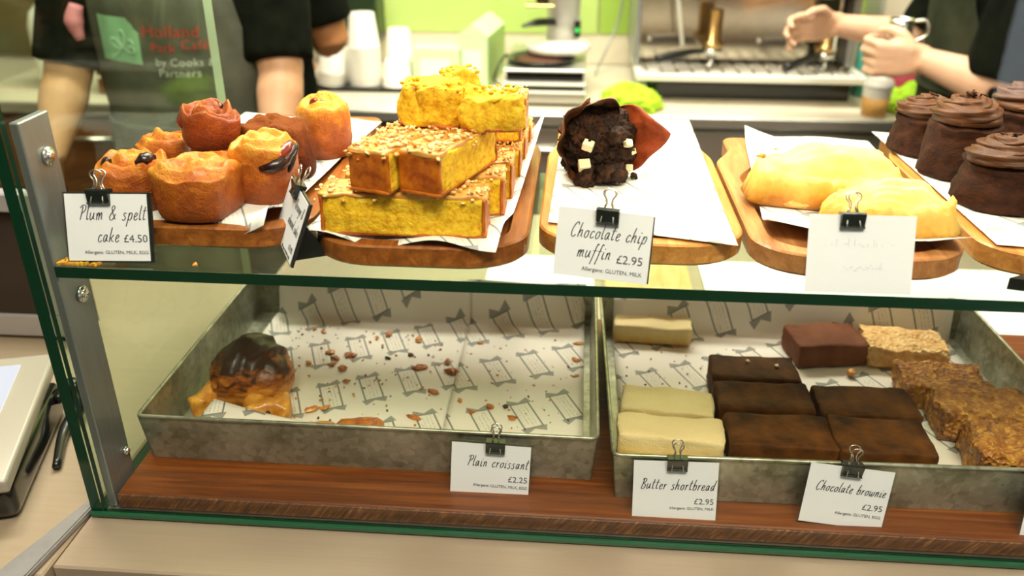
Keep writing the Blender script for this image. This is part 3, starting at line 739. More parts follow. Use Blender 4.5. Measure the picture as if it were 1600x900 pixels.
make_bun((-.3500, .7700, BZ+.0430), .0620, .0330, 11, 'sticky brown plum bun lying on top of the heap', 'bun_glazed', .5, rot=(.10, .16, .4), top_amp=.010, fill=((3.0, (.95, .55), 1.1, .0060, 'plum_flesh'), (.6, (.4, .965), .8, .0040, 'plum_filling')))
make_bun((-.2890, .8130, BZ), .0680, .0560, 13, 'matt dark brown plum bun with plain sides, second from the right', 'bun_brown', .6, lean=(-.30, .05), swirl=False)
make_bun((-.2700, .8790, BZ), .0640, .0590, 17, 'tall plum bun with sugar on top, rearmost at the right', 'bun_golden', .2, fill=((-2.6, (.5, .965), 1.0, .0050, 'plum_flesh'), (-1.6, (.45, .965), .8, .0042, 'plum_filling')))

# ------------------------------------------------------------------ orange and almond cake slices
def nibs(bm, L, w, z, seed, count=210, edge=.003):
    rnd = random.Random(seed)
    for i in range(count):
        x, y = rnd.uniform(-L/2-edge, L/2+edge), rnd.uniform(-w/2-edge*.7, w/2+edge*.7); s = rnd.uniform(.0013, .0036)
        rot = Matrix.Rotation(rnd.uniform(0, 6.3), 3, 'Z') @ Matrix.Rotation(rnd.uniform(-.7, .7), 3, 'X') @ Matrix.Rotation(rnd.uniform(-.5, .5), 3, 'Y')
        drop = rnd.uniform(0, .010) if (abs(x) > L/2 or abs(y) > w/2) else -rnd.uniform(0, .003)
        box(bm, (x, y, z-drop+.0012), (s*1.4, s, s*rnd.uniform(.4, .9)), s*.2, rot, mi=0 if rnd.random() < .72 else 1)
    return bm
def make_slice(L, w, h, seed, label, loc, rz):
    t = E('cake_slice', label, 'cake', loc, rz, 'slices of almond cake on the second board')
    O('crumb', rbox(L-.004, w, h, .003, 14, rough(.0022, 60, seed, .0014, 190)), 'cake_crumb', t)
    bm = rbox(L+.0015, w*.985, .0035, .0012, 8, rough(.0008, 70, seed+2)); O('crust', bm, 'cake_crust', t, (0, 0, -.0008), label='brown bottom crust')
    for s in (1, -1): O('crust', rbox(.0036, w*1.005, h*.97, .0014, 8, rough(.0012, 70, seed+3+s)), 'cake_crust', t, (s*(L/2-.0015), 0, 0), label='brown end crust')
    bm = rbox(L+.001, w*1.005, .005, .002, 9, rough(.002, 80, seed+5)); O('top_crust', bm, 'almond_toast', t, (0, 0, h-.0035))
    O('almond_topping', nibs(bmesh.new(), L, w, h+.0006, seed), ('almond_nib', 'almond_toast'), t, kind='stuff', label='chopped almonds and crumble')
    return t
CZ = PZ+.0032
first = make_slice(.140, .036, .0355, 3, 'front cake slice lying lengthwise, long yellow cut face towards the glass', (-.1420, .6705, CZ), 0)
for i, (x, y, lab) in enumerate(((-.132, .7215, 'second cake slice of the lower layer, right behind the front slice'), (-.099, .7640, 'third cake slice from the front in the lower layer'),
                                (-.095, .8080, 'fourth cake slice from the front in the lower layer'), (-.092, .8520, 'rearmost but one cake slice of the lower layer'), (-.090, .8950, 'rearmost cake slice of the lower layer'))):
    dup(first, (x, y, CZ), .02*(-1)**i, lab, (1, 1, 1) if i == 0 else (.60, 1, 1))
U = CZ+.0405
make_slice(.105, .0370, .0345, 31, 'left one of the two upper cake slices, brown end crust forwards', (-.1485, .6960, U), PI/2-.34)
make_slice(.108, .0380, .0345, 37, 'right one of the two upper cake slices, yellow cut face to the right', (-.1060, .6950, U), PI/2-.34)
dup(first, (-.092, .8140, U), .05, 'cake slice of the upper layer behind the pair of upper slices', (.55, 1, .95))
dup(first, (-.089, .8570, U), -.03, 'rearmost cake slice of the upper layer', (.55, 1, .95))
def chunk(loc, s, seed, rz, label, rot=None):
    t = E('cake_piece', label, 'cake', loc, rz, 'broken pieces on top of the almond cake', rot)
    O('crumb', rbox(s[0], s[1], s[2], .006, 14, rough(.009, 42, seed, .0032, 130)), 'cake_crumb', t)
    O('crust', rbox(s[0]*.96, s[1]*.94, .004, .002, 8, rough(.001, 70, seed)), 'cake_crust', t, (0, 0, -.0012))
    rnd = random.Random(seed); bm = bmesh.new()
    for i in range(26):
        q = .0030*rnd.uniform(.6, 1.5); box(bm, (rnd.uniform(-.5, .5)*s[0], rnd.uniform(-.5, .5)*s[1], s[2]+.0005), (q, q, q*.8), q*.25, Matrix.Rotation(rnd.uniform(0, 3), 3, 'Z'))
    O('crumbs', bm, 'cake_crumb', t, kind='stuff')
    return t
U2 = U+.0375
chunk((-.1260, .7280, U2), (.056, .034, .034), 41, -.10, 'left yellow piece of cake balanced on the upper slices', (.04, .05, -.12))
chunk((-.0740, .7190, U2-.001), (.052, .034, .032), 43, .06, 'right yellow piece of cake balanced on the upper slices')
chunk((-.1080, .7660, U2), (.034, .030, .037), 47, .4, 'small yellow piece of cake standing behind the other two pieces')

# ------------------------------------------------------------------ chocolate chip muffin in a torn wrapper
mu = E('chocolate_muffin', 'chocolate chip muffin lying on its side in a torn brown paper wrapper', 'muffin', (.0220, .836, PZ+.0335))
ax = Vector((.18, -.80, .22)).normalized()                 # the muffin's axis, its top towards the customer
frame = ax.to_track_quat('Z', 'Y').to_matrix()
bm = bmesh.new(); bmesh.ops.create_icosphere(bm, subdivisions=6, radius=1)
for v in bm.verts:
    p = v.co.copy(); r = .036*(1+.18*nz(p, 2.2, 3)+.13*nz(p, 4.5, 5)+.12*nz(p, 9, 7)+.08*nz(p, 20, 9)+.04*nz(p, 44, 2)); q = p*r
    q.z = q.z*.80 if q.z > 0 else q.z*1.0
    q = frame @ q; v.co = q
O('crumb', bm, 'choc_muffin', mu)
for i, (x, y, z, s) in enumerate(((-.010, -.030, .006, .0105), (-.013, -.0335, -.013, .0115), (.029, -.019, .006, .008), (.034, -.013, -.004, .007), (.032, -.016, -.020, .008), (.024, -.024, .012, .006))):
    O('white_chunk', B((0, 0, 0), (s, s*.9, s*.8), .0008), 'white_chocolate', mu, (x, y, z), (.35+.3*i, .25-.3*(i % 2), .4*i-.25), smooth=False)
for i, (x, y, z, s) in enumerate(((-.012, -.036, -.026, .0105), (.008, -.035, -.020, .0100), (.020, -.028, -.022, .0110), (.016, -.028, .014, .0090))):
    b = bmesh.new(); bmesh.ops.create_icosphere(b, subdivisions=4, radius=s)
    for v in b.verts: v.co *= 1+.55*nz(v.co, 80, i+30)+.35*nz(v.co, 190, i)+.16*nz(v.co, 420, i)
    O('chocolate_lump', b, 'choc_muffin', mu, (x, y, z))
# tulip wrapper: a paper cup whose rim rises in four torn points
def wrap_part(a0, a1, tip, mat, name, label, base_r=.030, seed=0, flare=.5, depth=.030, fold=0):
    b = bmesh.new(); G = []; nu, nv = 26, 16
    for j in range(nv+1):
        row = []
        for i in range(nu+1):
            u, v = i/nu, j/nv; a = a0+(a1-a0)*u; length = tip(u)
            h = -depth+length*v; r = base_r+.011*v+flare*max(0, h)*1.0
            r += .0022*math.sin(a*9+seed)*v+.004*nz((u*3, v*3, seed), 1.5, seed)
            if fold and v > .72: r -= (v-.72)*fold
            row.append(b.verts.new(frame @ Vector((r*math.cos(a), r*math.sin(a), h))))
        G.append(row)
    for j in range(nv):
        for i in range(nu): b.faces.new((G[j][i], G[j][i+1], G[j+1][i+1], G[j+1][i]))
    return solid(O(name, b, mat, mu, label=label), .0005)
right_dir = frame.inverted() @ Vector((1, 0, .25)); ra = math.atan2(right_dir.y, right_dir.x)
up_dir = frame.inverted() @ Vector((0, 0, 1)); ua = math.atan2(up_dir.y, up_dir.x); sg = 1 if ((ua-ra+PI) % (2*PI)-PI) > 0 else -1
wrap_part(ra-sg*1.0, ra+sg*.85, lambda u: .030+.038*max(0, 1-abs(u-.5)*2)**.9, 'wrapper_red', 'wrapper', 'reddish brown wrapper point at the right', seed=1, flare=.55)
wrap_part(ra+sg*.7, ra+sg*1.9, lambda u: .042+.030*max(0, 1-abs(u-.55)*2)**.8, 'wrapper_pale', 'wrapper', 'paler folded wrapper point at the top', seed=2, flare=.30, fold=.035)
wrap_part(ra+sg*1.65, ra+sg*4.2, lambda u: .052+.010*math.sin(PI*u*2)+.008*math.sin(PI*u), 'wrapper_dark', 'wrapper', 'dark crumpled wrapper side at the left', seed=4, flare=.15)
wrap_part(ra+sg*4.0, ra+sg*5.45, lambda u: .024+.006*math.sin(PI*u), 'wrapper_dark', 'wrapper', 'low torn wrapper side underneath', seed=6, flare=.0)
b = lathe([(0, 0), (.028, 0), (.031, .004), (.0305, .006), (.027, .002), (0, .002)], 28)
for v in b.verts: v.co = frame @ (v.co+Vector((0, 0, -.032)))
O('wrapper', b, 'wrapper_dark', mu, label='wrapper base')
def crumb(x, y, z, s, mat, label, cat='crumb', name='crumb', seed=0, flat=.6, group=None):
    b = bmesh.new(); bmesh.ops.create_icosphere(b, subdivisions=2, radius=s)
    for v in b.verts: v.co = Vector((v.co.x*(1+.5*nz(v.co, .8/s, seed+40)), v.co.y*.75*(1+.6*nz(v.co, .8/s, seed+20)), v.co.z*flat*(1+.8*nz(v.co, 1.3/s, seed+60))))*(1+.7*nz(v.co, 1.1/s, seed))
    lo = min(v.co.z for v in b.verts)
    for v in b.verts: v.co.z -= lo
    o = O(name, b, mat, None, (x, y, z)); o.rotation_euler.z = seed*1.7
    return tag(o, label, cat, group)
crumb(.0590, .822, PZ+.001, .0048, 'choc_muffin', 'chocolate crumb on the paper right of the muffin', seed=3, flat=.8)

# ------------------------------------------------------------------ the two pasties
def pasty(loc, rz, L, D, H, seed, label):
    b = bmesh.new(); nr, na = 16, 64; rows = []
    for j in range(nr+1):
        r = j/nr; row = []
        for i in range(na):
            a = 2*PI*i/na; x, y = math.cos(a), math.sin(a)
            y = y*(.62 if y < 0 else 1.0)                 # half-moon: straighter towards the crimped front
            X, Y = x*L/2*r, y*D/2*r
            z = H*(1-r**2.6)**.75 if r < 1 else 0
            if r > .78: z += .0030*(1+math.sin(a*26+seed))*(1 if y < .2 else .4)
            p = Vector((X, Y, z+.004)); k = .006*nz(p, 26, seed)+.0030*nz(p, 90, seed+3)
            if r > .66: p += Vector((x*.006*nz(p, 70, seed+12), y*.006*nz(p, 70, seed+14), .007*abs(nz(p, 75, seed+16))*(1.2 if y < .1 else .5)))*min(1, (r-.66)*5)
            p += Vector((k, .006*nz(p, 26, seed+7), .011*nz(p, 34, seed+5)+.0035*nz((p.x*.5, p.y*2.2, 0), 90, seed+6)))
            if r == 1: p.z = .0035+.002*math.sin(a*26+seed)
            row.append(b.verts.new(p))
        rows.append(row)
    for r0, r1 in zip(rows, rows[1:]):
        for i in range(na): b.faces.new((r0[i], r0[(i+1) % na], r1[(i+1) % na], r1[i]))
    bottom = [b.verts.new((v.co.x*.94, v.co.y*.94, 0)) for v in rows[-1]]
    for i in range(na): b.faces.new((rows[-1][i], rows[-1][(i+1) % na], bottom[(i+1) % na], bottom[i]))
    b.faces.new(bottom[::-1]); bmesh.ops.remove_doubles(b, verts=b.verts, dist=1e-6)
    t = E('pasty', label, 'pastry', loc, rz, 'yellow pasties on the rosy board')
    O('pastry_shell', b, 'pastry_pale', t)
    bm = bmesh.new()                                    # the flaky layers under the crimp
    for k in range(2):
        pts = [((math.cos(a)*(L/2-.006-.003*k)), math.sin(a)*(D/2*(.62 if math.sin(a) < 0 else 1)-.006-.002*k), .0045+.004*k) for a in [2*PI*i/48 for i in range(48)]]
        tube(bm, [Vector(p)+Vector((nz(p, 60, seed+k), nz(p, 60, seed+9), 0))*.003 for p in pts], .0042, 6, closed=True)
    O('crimped_edge', bm, 'pastry_flaky', t)
    return t
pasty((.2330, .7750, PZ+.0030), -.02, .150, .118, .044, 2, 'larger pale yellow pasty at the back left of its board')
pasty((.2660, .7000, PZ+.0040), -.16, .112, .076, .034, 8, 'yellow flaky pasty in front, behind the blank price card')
for i, (x, y) in enumerate(((.2010, .905), (.213, .905), (.222, .935))):
    crumb(x, y, PZ+.001, .0060 if i < 2 else .003, 'pastry_pale', ('longer yellow pastry flake on the paper behind the pasties', 'second yellow pastry flake on the paper behind the pasties', 'tiny yellow pastry flake at the back of the pasties paper')[i], seed=i+2, flat=.35, name='pastry_flake', group='flakes behind the pasties')

# ------------------------------------------------------------------ chocolate cupcakes
def make_cupcake(loc, label, s=1, rz=0):
    t = E('chocolate_cupcake', label, 'cupcake', loc, rz, 'chocolate cupcakes on the right board')
    prof = [(0, 0), (.036, 0), (.0385, .003), (.0375, .012), (.0345, .035), (.0330, .046), (.0345, .051), (.0345, .055), (.028, .060), (0, .062)]
    prof = [(r*s, z*s) for r, z in prof]; fine = []
    for (a, b) in zip(prof, prof[1:]):
        for k in range(4): fine.append((a[0]+(b[0]-a[0])*k/4, a[1]+(b[1]-a[1])*k/4))
    fine.append(prof[-1])
    def d(p):
        q = p+Vector((nz(p, 55, 3), nz(p, 55, 4), nz(p, 55, 6)))*.0030+Vector((nz(p, 150, 3), nz(p, 150, 4), 0))*.0016
        if p.z < 1e-5: q.z = 0
        return q
    O('sponge', lathe(fine, 44, disp=d), 'choc_sponge', t)
    bm = bmesh.new(); pts, N, turns = [], 110, 2.75      # a piped swirl: star-nozzle rope wound inwards
    rings = []; m = 22
    for i in range(N+1):
        u = i/N; a = 2*PI*turns*u; R = .0275*(1-u)**.85*s+.001; z = (.0625+.020*u**.9)*s
        c = Vector((R*math.cos(a), R*math.sin(a), z)); rad = (.0092-.0030*u)*s*(1 if u < .94 else max(.12, (1-u)/.06))*min(1, .3+u*12)
        tang = Vector((-math.sin(a), math.cos(a), .12)).normalized(); out = Vector((math.cos(a), math.sin(a), 0)); nn = tang.cross(out)
        row = []
        for k in range(m):
            th = 2*PI*k/m; rr = rad*(1+.30*math.cos(6*th+u*40))
            row.append(bm.verts.new(c+out*math.cos(th)*rr*1.05+nn*math.sin(th)*rr*1.1))
        rings.append(row)
    for a, b in zip(rings, rings[1:]):
        for k in range(m): bm.faces.new((a[k], a[(k+1) % m], b[(k+1) % m], b[k]))
    bm.faces.new(rings[0][::-1]); bm.faces.new(rings[-1])
    lathe([(0, .060*s), (.033*s, .060*s), (.031*s, .066*s), (.018*s, .074*s), (0, .076*s)], 30, bm)
    O('frosting', bm, 'frosting', t)
    rnd = random.Random(5); bm = bmesh.new()
    for i in range(7):
        a = rnd.uniform(0, 6.3); r = rnd.uniform(0, .012)*s
        box(bm, (r*math.cos(a), r*math.sin(a), .0870*s+rnd.uniform(-.002, .003)), (.0075, .0022, .0028), .0006, Matrix.Rotation(rnd.uniform(0, 6), 3, 'Z') @ Matrix.Rotation(rnd.uniform(-.9, .9), 3, 'Y'))
    O('chocolate_curls', bm, 'choc_sponge', t, kind='stuff')
    return t
CPZ = PZ+.0022
cc = make_cupcake((.3880, .8680, CPZ), 'tall chocolate cupcake at the left, in front of the rearmost'); cc.scale = (.98, .98, .92)
for i, (x, y, rz, lab, sc) in enumerate(((.3790, .9450, 1.2, 'chocolate cupcake at the back left, half hidden behind the tall left one', (.90, .90, .70)), (.3960, .7820, 2.3, 'broad low chocolate cupcake at the front of the heap', (1.10, 1.10, .72)),
        (.4720, .9300, 4.0, 'chocolate cupcake at the back right with a high curl of frosting', (1.05, 1.05, .92)), (.4830, .8430, 3.1, 'chocolate cupcake in the middle of the right side, behind the broad low one', (1, 1, .86)),
        (.4420, .6900, .4, 'chocolate cupcake in the front right corner, cut by the picture edge', (1.05, 1.05, .92)), (.5150, .765, 5.1, 'chocolate cupcake far right between the front corner one and the middle one', (1, 1, .9)))):
    dup(cc, (x, y, CPZ), rz, lab, sc)
t = E('label_card', 'dark back of a price card at the right end of the shelf front', 'label', (.3480, .6400, SH+.0004), .3)
O('stand', prism([(0, 0), (.055, .012), (.060, .002), (.020, -.012)], 0, .010), 'black_plastic', t, smooth=False)

bm = bmesh.new(); rnd = random.Random(12)
for i in range(90):
    q = rnd.uniform(.0006, .0022); box(bm, (-.4335+rnd.random()**2*.035, .625+rnd.random()**2*.012, SH+q*.5), (q*2, q, q), 0, Matrix.Rotation(rnd.uniform(0, 6), 3, 'Z'), mi=i % 2)
tag(O('shelf_crumbs', bm, ('flake_golden', 'cake_crumb'), kind='stuff', smooth=False), 'golden crumbs gathered in the front left corner of the glass shelf', 'crumbs')
crumb(-.3160, .6300, SH+.0004, .0026, 'flake_golden', 'single orange crumb on the glass shelf right of the Plum and spelt card', seed=5)

# ------------------------------------------------------------------ galvanised trays on the dark board
TZ = .0184
def metal_tray(x0, x1, y0, y1, rz, label, h=.0535):
    t = E('metal_tray', label, 'tray', ((x0+x1)/2, (y0+y1)/2, TZ), rz, 'galvanised metal trays on the dark board')
    a, b = (x1-x0)/2, (y1-y0)/2; f = .0045; th = .0012
    O('base', box2((-a, -b, 0), (a, b, th)), 'galvanised', t, smooth=False)
    def wall(p, q, nx, ny):
        bm = bmesh.new(); vs = []
        for (x, y), sx in ((p, 1), (q, 1)):
            vs.append([(x, y, .0006), (x+f*(nx if abs(nx) else 0), y+f*ny, h)])
        # flare both wall ends so the corners close
        (ax_, ay_), (bx_, by_) = p, q
        def up(x, y): return (x+math.copysign(f, x), y+math.copysign(f, y), h)
        lo = [(*p, .0006), (*q, .0006)]; hi = [up(*p), up(*q)]
        off = Vector((nx, ny, 0))*th
        o1 = [bm.verts.new(c) for c in (lo[0], lo[1], hi[1], hi[0])]; o2 = [bm.verts.new(Vector(c)-off) for c in (lo[0], lo[1], hi[1], hi[0])]
        bm.faces.new(o1); bm.faces.new(o2[::-1])
        for i in range(4): bm.faces.new((o1[i], o1[(i+1) % 4], o2[(i+1) % 4], o2[i]))
        O('side', bm, 'galvanised', t, smooth=False)
    wall((-a, -b), (a, -b), 0, -1); wall((a, -b), (a, b), 1, 0); wall((a, b), (-a, b), 0, 1); wall((-a, b), (-a, -b), -1, 0)
    r = .0021
    pts = [(-a-f, -b-f, h), (a+f, -b-f, h), (a+f, b+f, h), (-a-f, b+f, h)]; path = []
    for i, p in enumerate(pts):
        c = Vector(p); prev, nxt = Vector(pts[i-1]), Vector(pts[(i+1) % 4]); path += [c+(prev-c).normalized()*.006, c+(prev-c).normalized()*.0015+(nxt-c).normalized()*.0015, c+(nxt-c).normalized()*.006]
    O('rolled_rim', T(path, r, 10, closed=True), 'galvanised', t)
    return t
metal_tray(-.4225, .0275, .6800, 1.000, -.004, 'left metal tray, nearly empty, holding a croissant and crumbs')
metal_tray(.0465, .5000, .6600, .9960, .020, 'right metal tray holding shortbread, brownies and flapjacks')
FZ = TZ+.0025

# ------------------------------------------------------------------ printed sheets lining the trays
def lining(corner, label, zf, n=(30, 34)):
    o = solid(O('greaseproof_sheet', sheet(corner, n, zf), 'tray_paper')); return tag(o, label, 'paper', 'printed greaseproof sheets lining the trays')
def climb(v, v0, hh, y_in):
    """towards the back the sheet bends up the tray wall"""
    k = max(0, (v-v0)/(1-v0)); return (0, -k*y_in, hh*k*k*(3-2*k))
lining([(-.402, .690, FZ), (-.1290, .688, FZ), (-.1300, 1.035, FZ), (-.385, 1.035, FZ)], 'left printed sheet lining the croissant tray, its back edge climbing the tray wall',
       lambda u, v: Vector(climb(v, .84, .046+.014*u, .045))+Vector((0, 0, .0012*math.sin(9*u+3*v)*math.sin(5*v)+.0012+.016*rise((.05-u)/.05)*rise(v-.1)*(1-rise(v-.8)*5))))
lining([(-.1310, .686, FZ+.0006), (.0180, .688, FZ+.0006), (.0200, 1.035, FZ+.0006), (-.1330, 1.037, FZ+.0006)], 'right printed sheet lining the croissant tray, overlapping the left one',
       lambda u, v: Vector(climb(v, .84, .060, .045))+Vector((0, 0, .0010*math.sin(7*u+4*v)*math.sin(5*v)+.0018)), (20, 34))
lining([(.0600, .675, FZ), (.4900, .684, FZ), (.4800, 1.035, FZ), (.0560, 1.028, FZ)], 'printed sheet lining the brownie tray, its back edge climbing the tray wall',
       lambda u, v: Vector(climb(v, .84, .048+.012*u, .045))+Vector((0, 0, .0011*math.sin(8*u+3*v)*math.sin(5*v)+.0012)))
# the folded-over corner at the front left
o = solid(O('greaseproof_sheet', sheet([(-.3900, .6880, .040), (-.2350, .6860, .042), (-.2380, .7060, .050), (-.3740, .7340, .057)], (18, 8),
    lambda u, v: .003*math.sin(PI*u)*(1-v)-.004*math.sin(PI*u)*v), 'tray_paper'))
tag(o, 'white paper flap curling up at the front left of the croissant tray', 'paper', 'printed greaseproof sheets lining the trays')

# ------------------------------------------------------------------ croissant and pastry scraps
PF = FZ+.0028
t = E('croissant', 'dark baked croissant with a rolled shiny crust, at the left of the tray', 'pastry', (-.3560, .7960, PF+.001), -.25)
bm = bmesh.new(); uvl = bm.loops.layers.uv.new('UVMap'); rows = []; N, K = 44, 36
for i in range(N+1):
    u = i/N*2-1; row = []
    for k in range(K):
        a = 2*PI*k/K; env = max(0, 1-abs(u)**3.4)**.5; step = 0
        for e, w in ((-.62, .05), (-.28, .05), (.10, .06), (.48, .05)):   # each roll of dough overlaps the next
            d = u-(e+.10*math.sin(a)); step += .0042*math.tanh(d/(w*.45))*(-1 if e < 0 else 1)*-1
        R = .0335*env+step*env; rip = (.0016*math.sin((math.sin(a)*.034+u*.016)*620)*(1 if math.cos(a) < .2 else .3)+.0008*math.sin(a*9+u*5))*env
        p = Vector((u*.0480, math.cos(a)*(R+rip)*1.02, math.sin(a)*(R+rip)*.95)); p += Vector((nz(p, 40, 2), nz(p, 40, 3), nz(p, 40, 5)))*.0030*env
        p.z = max(p.z, -.0235); row.append(bm.verts.new(p+Vector((0, 0, .0235))))
    rows.append(row)
for i in range(N):
    for k in range(K):
        q = (k+1) % K; f = bm.faces.new((rows[i][k], rows[i][q], rows[i+1][q], rows[i+1][k]))
        for l, (a, b) in zip(f.loops, ((i, k), (i, k+1), (i+1, k+1), (i+1, k))): l[uvl].uv = (a/N, b/K)
bmesh.ops.remove_doubles(bm, verts=bm.verts, dist=1e-6)
O('crust', bm, 'croissant', t)
bm = bmesh.new()                                        # the torn open layers at the front
for k in range(6):
    z = .012+.0045*k; y = -.0315+.0016*k*k*.35
    tube(bm, cr([(-.030+.004*k, y+.008, z-.004), (-.010, y-.001, z+.001*math.sin(k)), (.012, y-.001, z), (.034-.003*k, y+.009, z-.003)], 6), [.0016, .0028, .0030, .0016], 7, flat=(1, .8))
O('torn_layers', bm, ('flake_brown',), t)
def scrap(name, x, y, s, mat, label, seed, rz, z=PF, bits=()):
    t = E(name, label, 'pastry', (x, y, z), rz, None)
    O('pastry_shell', rbox(s[0], s[1], s[2], min(s)*.42, 12, rough(s[2]*.24, 55, seed, .0012, 160)), mat, t)
    for i, (bx, by, bz, r, m) in enumerate(bits):
        b = bmesh.new(); bmesh.ops.create_icosphere(b, subdivisions=2, radius=r)
        for v in b.verts: v.co *= 1+.4*nz(v.co, .9/r, seed+i)
        O('crisp_bit', b, m, t, (bx, by, bz))
    return t
scrap('pastry_scrap', -.3240, .7430, (.050, .036, .029), 'flake_golden', 'golden lump of torn pastry in front of the croissant', 3, .2, bits=((.006, -.016, .022, .0028, 'flake_dark'), (.020, .0, .018, .006, 'flake_brown')))
scrap('pastry_scrap', -.3930, .7690, (.026, .058, .026), 'flake_golden', 'pale pastry scrap against the left wall behind the paper flap', 5, -.35)
scrap('pastry_scrap', -.3580, .7480, (.032, .014, .012), 'flake_dark', 'burnt dark pastry scrap between the croissant and the paper flap', 6, .1)
scrap('pastry_scrap', -.2630, .7290, (.034, .015, .012), 'flake_golden', 'thin golden pastry strip behind the front rim, left of the larger one', 8, .05)
scrap('pastry_scrap', -.2180, .7300, (.048, .022, .016), 'flake_brown', 'orange brown pastry strip behind the front rim of the tray', 9, .08, bits=((.022, -.004, .008, .0042, 'flake_dark'),))
FL = [(-.296, .895, .006, 0), (-.284, .881, .007, 1), (-.270, .890, .0085, 1), (-.285, .865, .006, 0), (-.270, .859, .0075, 1), (-.191, .936, .008, 0), (-.178, .867, .0088, 1), (-.139, .862, .0100, 1), (-.146, .884, .0060, 1), (-.154, .816, .0080, 1), (-.166, .764, .0085, 1),
      (-.221, .886, .0045, 2), (-.195, .896, .0045, 2), (-.331, .950, .005, 0), (-.318, .945, .006, 0), (-.232, .945, .007, 1), (.009, .900, .007, 0), (.012, .940, .007, 0), (-.068, .793, .0048, 2), (-.059, .772, .0055, 1), (-.105, .778, .0055, 1), (-.315, .868, .0055, 0), (-.259, .831, .0045, 1), (-.282, .770, .0085, 0), (-.245, .935, .0045, 0), (-.112, .930, .0050, 0), (-.268, .775, .006, 0), (-.085, .790, .0075, 1), (-.120, .800, .005, 0), (.010, .862, .0045, 0)]
def flake(x, y, s, mat, label, seed):
    """a thin curled scrap of crust: an irregular polygon, domed and a millimetre thick"""
    rd = random.Random(seed); n = rd.choice((7, 8, 9, 10)); st = rd.uniform(.45, .8); bm = bmesh.new(); rings = []
    rad = [s*rd.uniform(.55, 1.25) for _ in range(n)]
    for f, z in ((1, 0), (1.02, .0010), (.62, .0012+s*.16), (.3, .0012+s*rd.uniform(.10, .26))):
        rings.append([bm.verts.new((rad[k]*f*math.cos(2*PI*k/n), rad[k]*f*st*math.sin(2*PI*k/n), z+(s*.10*rd.random() if z else 0))) for k in range(n)])
    bm.faces.new(rings[0][::-1]); bm.faces.new(rings[-1])
    for p, q in zip(rings, rings[1:]):
        for k in range(n): bm.faces.new((p[k], p[(k+1) % n], q[(k+1) % n], q[k]))
    o = O('pastry_flake', bm, mat, None, (x, y, PF-.0004), (0, 0, rd.uniform(0, 6.3)), smooth=False)
    return tag(o, label, 'crumb', 'pastry flakes in the croissant tray')
ORD = 'first second third fourth fifth sixth seventh eighth ninth tenth'.split()
def band(y): return 'back' if y > .89 else 'middle' if y > .815 else 'front'
for i, (x, y, s, k) in enumerate(FL):
    nth = sorted((q[0], q[1]) for q in FL if q[3] == k and band(q[1]) == band(y)).index((x, y))
    what = ('golden pastry flake', 'orange brown pastry flake', 'small burnt black crumb')[k]
    flake(x, y, s*1.0, ('flake_golden', 'flake_brown', 'flake_dark')[k], '%s, %s from the left across the %s of the croissant tray' % (what, ORD[nth], band(y)), i+5)
rnd = random.Random(3)
def crumb_field(n, x0, x1, y0, y1, mats, label, s0=.0006, s1=.0020):
    bm = bmesh.new()
    for i in range(n):
        s = rnd.uniform(s0, s1); x, y = rnd.uniform(x0, x1), rnd.uniform(y0, y1)
        box(bm, (x, y, PF-.0008+s*.4), (s*1.5, s, s*.8), 0, Matrix.Rotation(rnd.uniform(0, 6), 3, 'Z') @ Matrix.Rotation(rnd.uniform(-.4, .4), 3, 'X'), mi=rnd.randrange(len(mats)))
    o = O('pastry_crumbs', bm, mats, kind='stuff', smooth=False); tag(o, label, 'crumbs'); return o
crumb_field(260, -.36, .010, .71, .96, ('flake_golden', 'flake_brown', 'flake_golden', 'flake_dark'), 'fine crumbs scattered over the croissant tray paper')
crumb_field(90, .07, .26, .72, .95, ('flake_dark', 'flake_golden', 'brownie'), 'fine crumbs scattered over the left of the brownie tray paper', .0005, .0015)

# ------------------------------------------------------------------ shortbread, brownies, flapjacks
def bar(name, cat, group, x, y, s, mat, label, seed, rz=0, z=PF, r=.003, amp=.0022, s1=38, fine=.0009, n=13, rot=None, slump=0):
    def d(p):
        q = rough(amp, s1, seed, fine, 170)(p)
        if slump and p.z > s[2]*.5: q.z -= slump*(p.x/s[0])**2*4
        return q
    o = O(name, rbox(s[0], s[1], s[2], r, n, d), mat, None, (x, y, z), rot or (0, 0, rz)); return tag(o, label, cat, group)
def shortbread(*a, **k): return bar('shortbread_finger', 'shortbread', 'shortbread fingers', *a, **k)
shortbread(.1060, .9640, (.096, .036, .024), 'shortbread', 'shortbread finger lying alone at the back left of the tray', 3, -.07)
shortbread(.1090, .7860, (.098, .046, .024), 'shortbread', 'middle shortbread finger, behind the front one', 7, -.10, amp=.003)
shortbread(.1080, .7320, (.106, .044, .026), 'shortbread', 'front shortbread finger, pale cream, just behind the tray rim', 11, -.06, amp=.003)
def brownie(*a, **k): return bar('brownie', 'brownie', 'chocolate brownies', *a, **k)
brownie(.2100, .8450, (.097, .052, .034), 'brownie', 'rearmost dark brownie of the left row, with two pale flecks', 21, -.01, r=.004)
brownie(.2110, .7870, (.099, .054, .034), 'brownie', 'second dark brownie of the left row', 23, .0, r=.004)
brownie(.2150, .7240, (.104, .058, .035), 'brownie', 'front dark brownie of the left row, behind the tilted price card', 25, .0, r=.004)
brownie(.3180, .7880, (.103, .056, .033), 'brownie', 'dark brownie at the back of the right row', 27, .01, r=.004)
brownie(.3140, .7230, (.094, .062, .035), 'brownie', 'front dark brownie of the right row', 29, -.02, r=.004)
brownie(.3140, .9360, (.088, .058, .030), 'brownie_light', 'reddish brownie lying alone at the back of the tray', 31, .16, r=.004)
for i, (x, y) in enumerate(((.205, .855), (.236, .846))):
    crumb(x, y, PF+.0338, .0030, 'white_chocolate', ('left', 'right')[i]+' pale fleck on the rearmost dark brownie', name='crumb', seed=i+3, flat=.5, group='flecks on the rearmost brownie')
